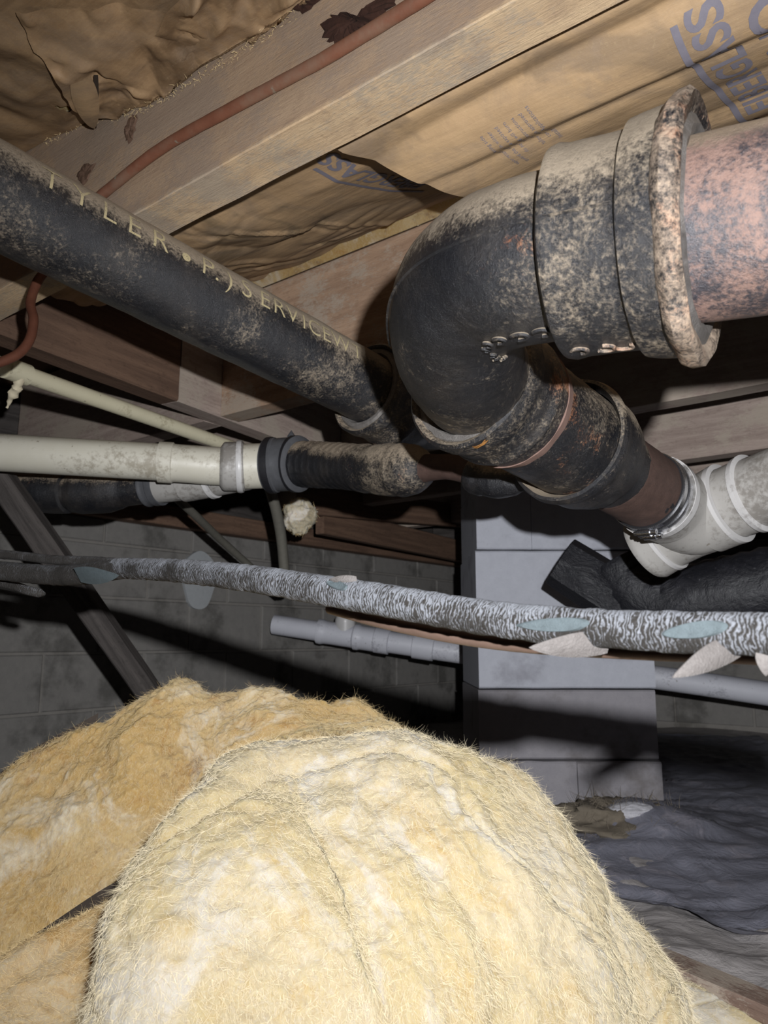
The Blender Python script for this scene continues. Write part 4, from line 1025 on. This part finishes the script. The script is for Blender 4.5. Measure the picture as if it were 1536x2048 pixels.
# torn flap of paper at top left, with dark slivers laid on to paint the shade inside the tear
def SP0(px, py, k=.955):
    u_, n_ = on_sheet(px, py, z_sheet0, 1.3); p_ = UN(u_, n_, float(z_sheet0(np.array(u_), np.array(n_)))+CAMZ); return O + (p_-O)*k
leaf(SP0(190, 256, .965), SP0(118, 168, .965), SP0(150, 176, .965), .002, 'asphalt', 'slit_shade', S0, .0006)
leaf(SP0(192, 256, .96), SP0(186, 150, .96), SP0(197, 150, .96), .001, 'asphalt', 'slit_shade', S0, .0006)
leaf(SP0(188, 254), SP0(134, 172), SP0(188, 152), .006, 'kraft2', 'torn_flap', S0, .0006)

# ================================================================== FALLEN FIBREGLASS BATTS
def batt(name, crest, foot, mat, smat, label, seed, nu=300, nv=210, bulge=.05, amp=1.0, hairs=9000, facing=None, back=.16, fold=9.0):
    C = resample(PL(*crest), nu); Ft = resample(PL(*foot), nu)
    aw = C-O; aw[:, 2] = 0; aw /= np.linalg.norm(aw, axis=1, keepdims=True); dn = np.array([0, 0, -1.0])
    ch = C-Ft; side = np.gradient(C, axis=0); nrm = np.cross(ch, side); nrm /= np.linalg.norm(nrm, axis=1, keepdims=True)+1e-9
    sg = np.sign(np.einsum('ij,ij->i', nrm, O-C))[:, None]; nrm = nrm*sg
    G0 = Ft.copy(); G0[:, 2] = np.minimum(.0, Ft[:, 2]); G0 = G0 - aw*.03
    hh = C[:, 2:3]
    ctl = [G0, Ft, Ft+ch*.35+nrm*bulge, Ft+ch*.75+nrm*bulge*.85, C, C+aw*back*.4+dn*hh*.22, C+aw*back+dn*hh*.75, C+aw*back*1.3+dn*(hh+.01)]
    tt = np.linspace(0, 1, nv)**1.0
    # denser in front of the crest
    tk = np.array([0, .08, .34, .62, .84, .90, .96, 1.0])
    V = np.zeros((nu, nv, 3))
    arr = np.array(ctl)                       # K, nu, 3
    for k in range(3):
        for i_ in range(len(tk)-1):
            m = (tt >= tk[i_]) & (tt <= tk[i_+1]); x = (tt[m]-tk[i_])/(tk[i_+1]-tk[i_])
            p1, p2 = arr[i_, :, k], arr[i_+1, :, k]; p0 = arr[max(i_-1, 0), :, k]; p3 = arr[min(i_+2, len(tk)-1), :, k]
            d = tk[i_+1]-tk[i_]
            m1 = (p2-p0)/(tk[i_+1]-tk[max(i_-1, 0)])*d; m2 = (p3-p1)/(tk[min(i_+2, len(tk)-1)]-tk[i_])*d
            x2, x3 = x*x, x**3
            V[:, m, k] = np.outer(p1, 2*x3-3*x2+1) + np.outer(m1, x3-2*x2+x) + np.outer(p2, -2*x3+3*x2) + np.outer(m2, x3-x2)
    n = gnormals(V); 
    if np.einsum('ijk,ijk->ij', n, O-V)[:, int(nv*.5)].mean() < 0: n = -n
    arc = np.concatenate([[0], np.cumsum(np.linalg.norm(np.diff(C, axis=0), axis=1))])
    A = np.broadcast_to(arc[:, None], (nu, nv)); B = np.broadcast_to((tt*.7)[None, :], (nu, nv))
    w1 = fbm(np.stack([A*5, B*5, A*0+seed], -1), 2, seed)
    q1 = np.stack([A*fold+w1*.9, B*3.2+w1*.6, A*0+seed*3.1], -1)
    def billow(p, sd): x_ = vnoise(p, sd)*1.6; return np.minimum(np.sqrt(x_*x_+.012), 1)
    q2 = np.stack([A*fold*2.6+w1*2.2, B*9+w1*2, A*0+seed], -1); q3 = np.stack([A*70+w1*6, B*34, A*0], -1)
    disp = .013*(billow(q1, seed)-.5) + .0015*(billow(q2, seed+3)-.5) + .0020*fbm(q3, 3, seed+7) + .010*fbm(V*14, 2, seed+5) + .0040*fbm(V*48, 3, seed+6) + .0012*fbm(np.stack([A*160, B*60, A*0], -1), 3, seed+8) + .0012*fbm(V*260, 3, seed+2)
    crease = np.clip(1-np.abs(vnoise(np.stack([A*3.2+w1*1.3, B*3.4, A*0+seed*1.7], -1), seed+31))*7, 0, 1)
    disp = disp - .007*crease**2
    fall = np.ones(nv); fall[:4] = .2
    V = V + n*(disp*amp*fall[None, :])[..., None]
    root = empty(name, tuple([C[:, 0].mean(), C[:, 1].mean(), 0]), label, 'insulation', 'fallen fibreglass batts')
    vv, f = gridmesh(V)
    gcv = np.stack([A, B*1.0, disp*3], -1).reshape(-1, 3)
    build('fibreglass', vv, f, MA[mat], root, gc=gcv, sharp=None)
    rng = np.random.default_rng(seed)
    n2 = gnormals(V); n2 *= np.sign((n2*n).sum(-1, keepdims=True))
    jv = rng.integers(int(nv*.1), int(nv*.93), hairs); iu = rng.integers(2, nu-2, hairs)
    v, f = strands(V[iu, jv], n2[iu, jv], .005, .018, .00020, rng, .96, flow=True)

    k = hairs//8; ic = rng.integers(2, nu-2, k); jc = np.clip((nv*.855+rng.normal(size=k)*nv*.02).astype(int), 0, nv-1)
    vb, fb = strands(V[ic, jc], n2[ic, jc], .002, .006, .00035, rng, .5)
    fb = [[x+len(v) for x in q_] for q_ in fb]
    h = build('fibre_strands', np.concatenate([v, vb]), f+fb, MA[smat], root, sharp=None); h['kind'] = 'stuff'
    if facing:
        i0, i1, dep = facing; m = i1-i0
        e0 = C[i0:i1] + aw[i0:i1]*.012 + np.array([0, 0, .004])
        g_ = [e0 + np.array([0, 0, .002*math.sin(0)])]
        for k in range(1, 7): g_.append(C[i0:i1] + aw[i0:i1]*(.012+.008*k) + np.array([0, 0, .004-.022*k]) + .002*fbm(np.stack([arc[i0:i1]*30, arc[i0:i1]*0+k, arc[i0:i1]*0], -1), 2, 3)[:, None])
        sh = np.array(g_).transpose(1, 0, 2); th_ = np.concatenate([sh, sh[:, ::-1]+aw[i0:i1][:, None, :]*.0015], 1)
        vv, f = gridmesh(th_); build('paper_facing', vv, f, MA['asphalt'], root, sharp=None)
    return root
batt('fallen_insulation_batt',
     [(172, 2140, .54), (185, 2030, .56), (208, 1900, .59), (246, 1775, .62), (318, 1658, .66), (395, 1572, .71), (500, 1514, .78), (620, 1484, .80), (750, 1470, .81), (860, 1478, .81), (960, 1516, .82), (1030, 1585, .83), (1066, 1650, .84), (1150, 1770, .86), (1215, 1890, .88), (1262, 1975, .90), (1330, 2065, .92), (1400, 2150, .93)],
     [(260, 2330, .50), (340, 2330, .49), (520, 2330, .47), (760, 2330, .47), (960, 2330, .48), (1150, 2330, .53), (1320, 2320, .62), (1450, 2300, .74)],
     'wool', 'strand', 'large cream fallen fibreglass batt filling the bottom foreground', 2, 420, 300, .055, 1.0, 60000)
batt('fallen_insulation_batt',
     [(-170, 1680, .84), (-80, 1605, .87), (0, 1555, .9), (60, 1510, .92), (150, 1460, .95), (270, 1398, .98), (350, 1386, 1.0), (430, 1408, 1.0), (480, 1404, 1.0), (560, 1392, 1.0), (650, 1412, 1.0), (720, 1446, 1.0), (790, 1495, .99), (850, 1540, .98)],
     [(-170, 2120, .66), (0, 1985, .76), (150, 1900, .79), (270, 1830, .82), (360, 1730, .85), (450, 1630, .88), (600, 1550, .90), (760, 1545, .91), (850, 1575, .92)],
     'wool2', 'strand2', 'amber fallen fibreglass batt at left behind the cream one', 5, 360, 220, 0.03, 1.6, 32000, facing=(0, 120, .1))
batt('fallen_insulation_batt',
     [(-170, 2050, .575), (-60, 1975, .60), (0, 1935, .62), (100, 1868, .65), (190, 1806, .68), (240, 1776, .69), (290, 1745, .70)],
     [(-170, 2330, .48), (0, 2330, .49), (120, 2330, .51), (220, 2330, .53), (300, 2250, .56), (330, 2150, .60), (340, 2050, .63)],
     'wool3', 'strand2', 'orange fibreglass batt scrap at bottom left with dark paper edge', 8, 220, 150, .015, .7, 12000, facing=(0, 200, .1), back=.08)
batt('insulation_scrap',
     [(1270, 2010, .955), (1320, 1985, .96), (1360, 1966, .965), (1420, 1972, .965), (1470, 1990, .95), (1530, 2004, .94), (1640, 2020, .92), (1700, 2060, .9)],
     [(1290, 2200, .84), (1400, 2190, .84), (1500, 2180, .84), (1640, 2170, .82), (1720, 2160, .82)],
     'wool', 'strand', 'loose cream fibreglass scrap on the floor at bottom right', 12, 160, 90, .012, .5, 2500, back=.05)

# ================================================================== FLOOR THINGS
# black plastic sheet over the far floor with a curling free edge
edge = [Pz(x, y, .02) for x, y in ((880, 1700), (1020, 1735), (1160, 1762), (1260, 1785), (1350, 1805), (1420, 1838), (1480, 1858), (1560, 1868), (1720, 1900), (2000, 1960))]
E = resample(edge, 170); nv = 120; S = np.zeros((170, nv, 3))
for j in range(nv):
    t = j/(nv-1); far = E*1.0; far = E + np.stack([(E[:, 0])*.9*t + .25*t, E[:, 1]*0+2.7*t**1.3, E[:, 0]*0], -1)
    S[:, j] = far
p2 = np.stack([S[..., 0], S[..., 1], S[..., 0]*0], -1)
S[..., 2] = ground_z(S[..., 0], S[..., 1]) + .012 + .008*ridged(p2*np.array([4, 9, 1]), 2, 6) + .006*ridged(p2*np.array([9, 24, 1])+fbm(p2*4, 2, 2)[..., None], 2, 9)
tj = np.linspace(0, 1, nv)[None, :]; curl = np.exp(-(tj/.02)**2)*(.010+.016*np.maximum(0, fbm(np.stack([E[:, 0]*6, E[:, 0]*0, E[:, 0]*0], -1), 2, 3)))[:, None]
S[..., 2] += curl
vv, f = gridmesh(S); tag(build('plastic_sheet', vv, f, MA['sheet'], sharp=None, gc=vv), 'wrinkled black plastic ground sheet with curled front edge', 'sheet')
# near sheet under it
E2 = np.linspace(0, 1, 120)
NXg, NYg = np.meshgrid(np.linspace(.15, 1.6, 120), np.linspace(.55, 1.75, 100), indexing='ij')
p2 = np.stack([NXg, NYg, NXg*0], -1); Zg = ground_z(NXg, NYg) + .006 + .008*ridged(p2*np.array([5, 8, 1]), 3, 16) + .004*fbm(p2*22, 3, 19)
vv, f = gridmesh(np.stack([NXg, NYg, Zg], -1)); tag(build('plastic_sheet', vv, [q_[::-1] for q_ in f], MA['dirt'], sharp=None, gc=vv), 'dusty grey ground sheet nearest the cream batt on the right', 'sheet')
# weathered board lying by the batt
timber('floor_board', Pz(1225, 1882, .03), Pz(1570, 2030, .03), .05, .022, 'wood_plank', 'weathered brown board lying on the ground sheet at bottom right', 'board', nl=30, amp=.001)
# rubble and white powder at the foot of the pier
c = Pz(1230, 1655, .03); blob('rubble_heap', c + np.array([0, 0, -.005]), (.13, .10, .05), 'debris', 'brown straw and dirt heap at the foot of the pier', 'debris', 6, .5, 12, 900, 'debris')
c = Pz(1265, 1612, .085); blob('powder_heap', c + np.array([0, 0, -.012]), (.05, .03, .018), 'chalk', 'white powdery heap beside the pier base', 'debris', 9, .2, 14, 0)
c = Pz(1190, 1742, .02); blob('pebble', c, (.020, .015, .010), 'chalk', 'small white pebble on the black plastic sheet', 'stone', 13, .1, 3, 0)
c = Pz(1105, 1665, .03); blob('wood_chip', c, (.035, .02, .014), 'fluff', 'pale crumb beside the batt below the pier', 'debris', 17, .3, 4, 0)
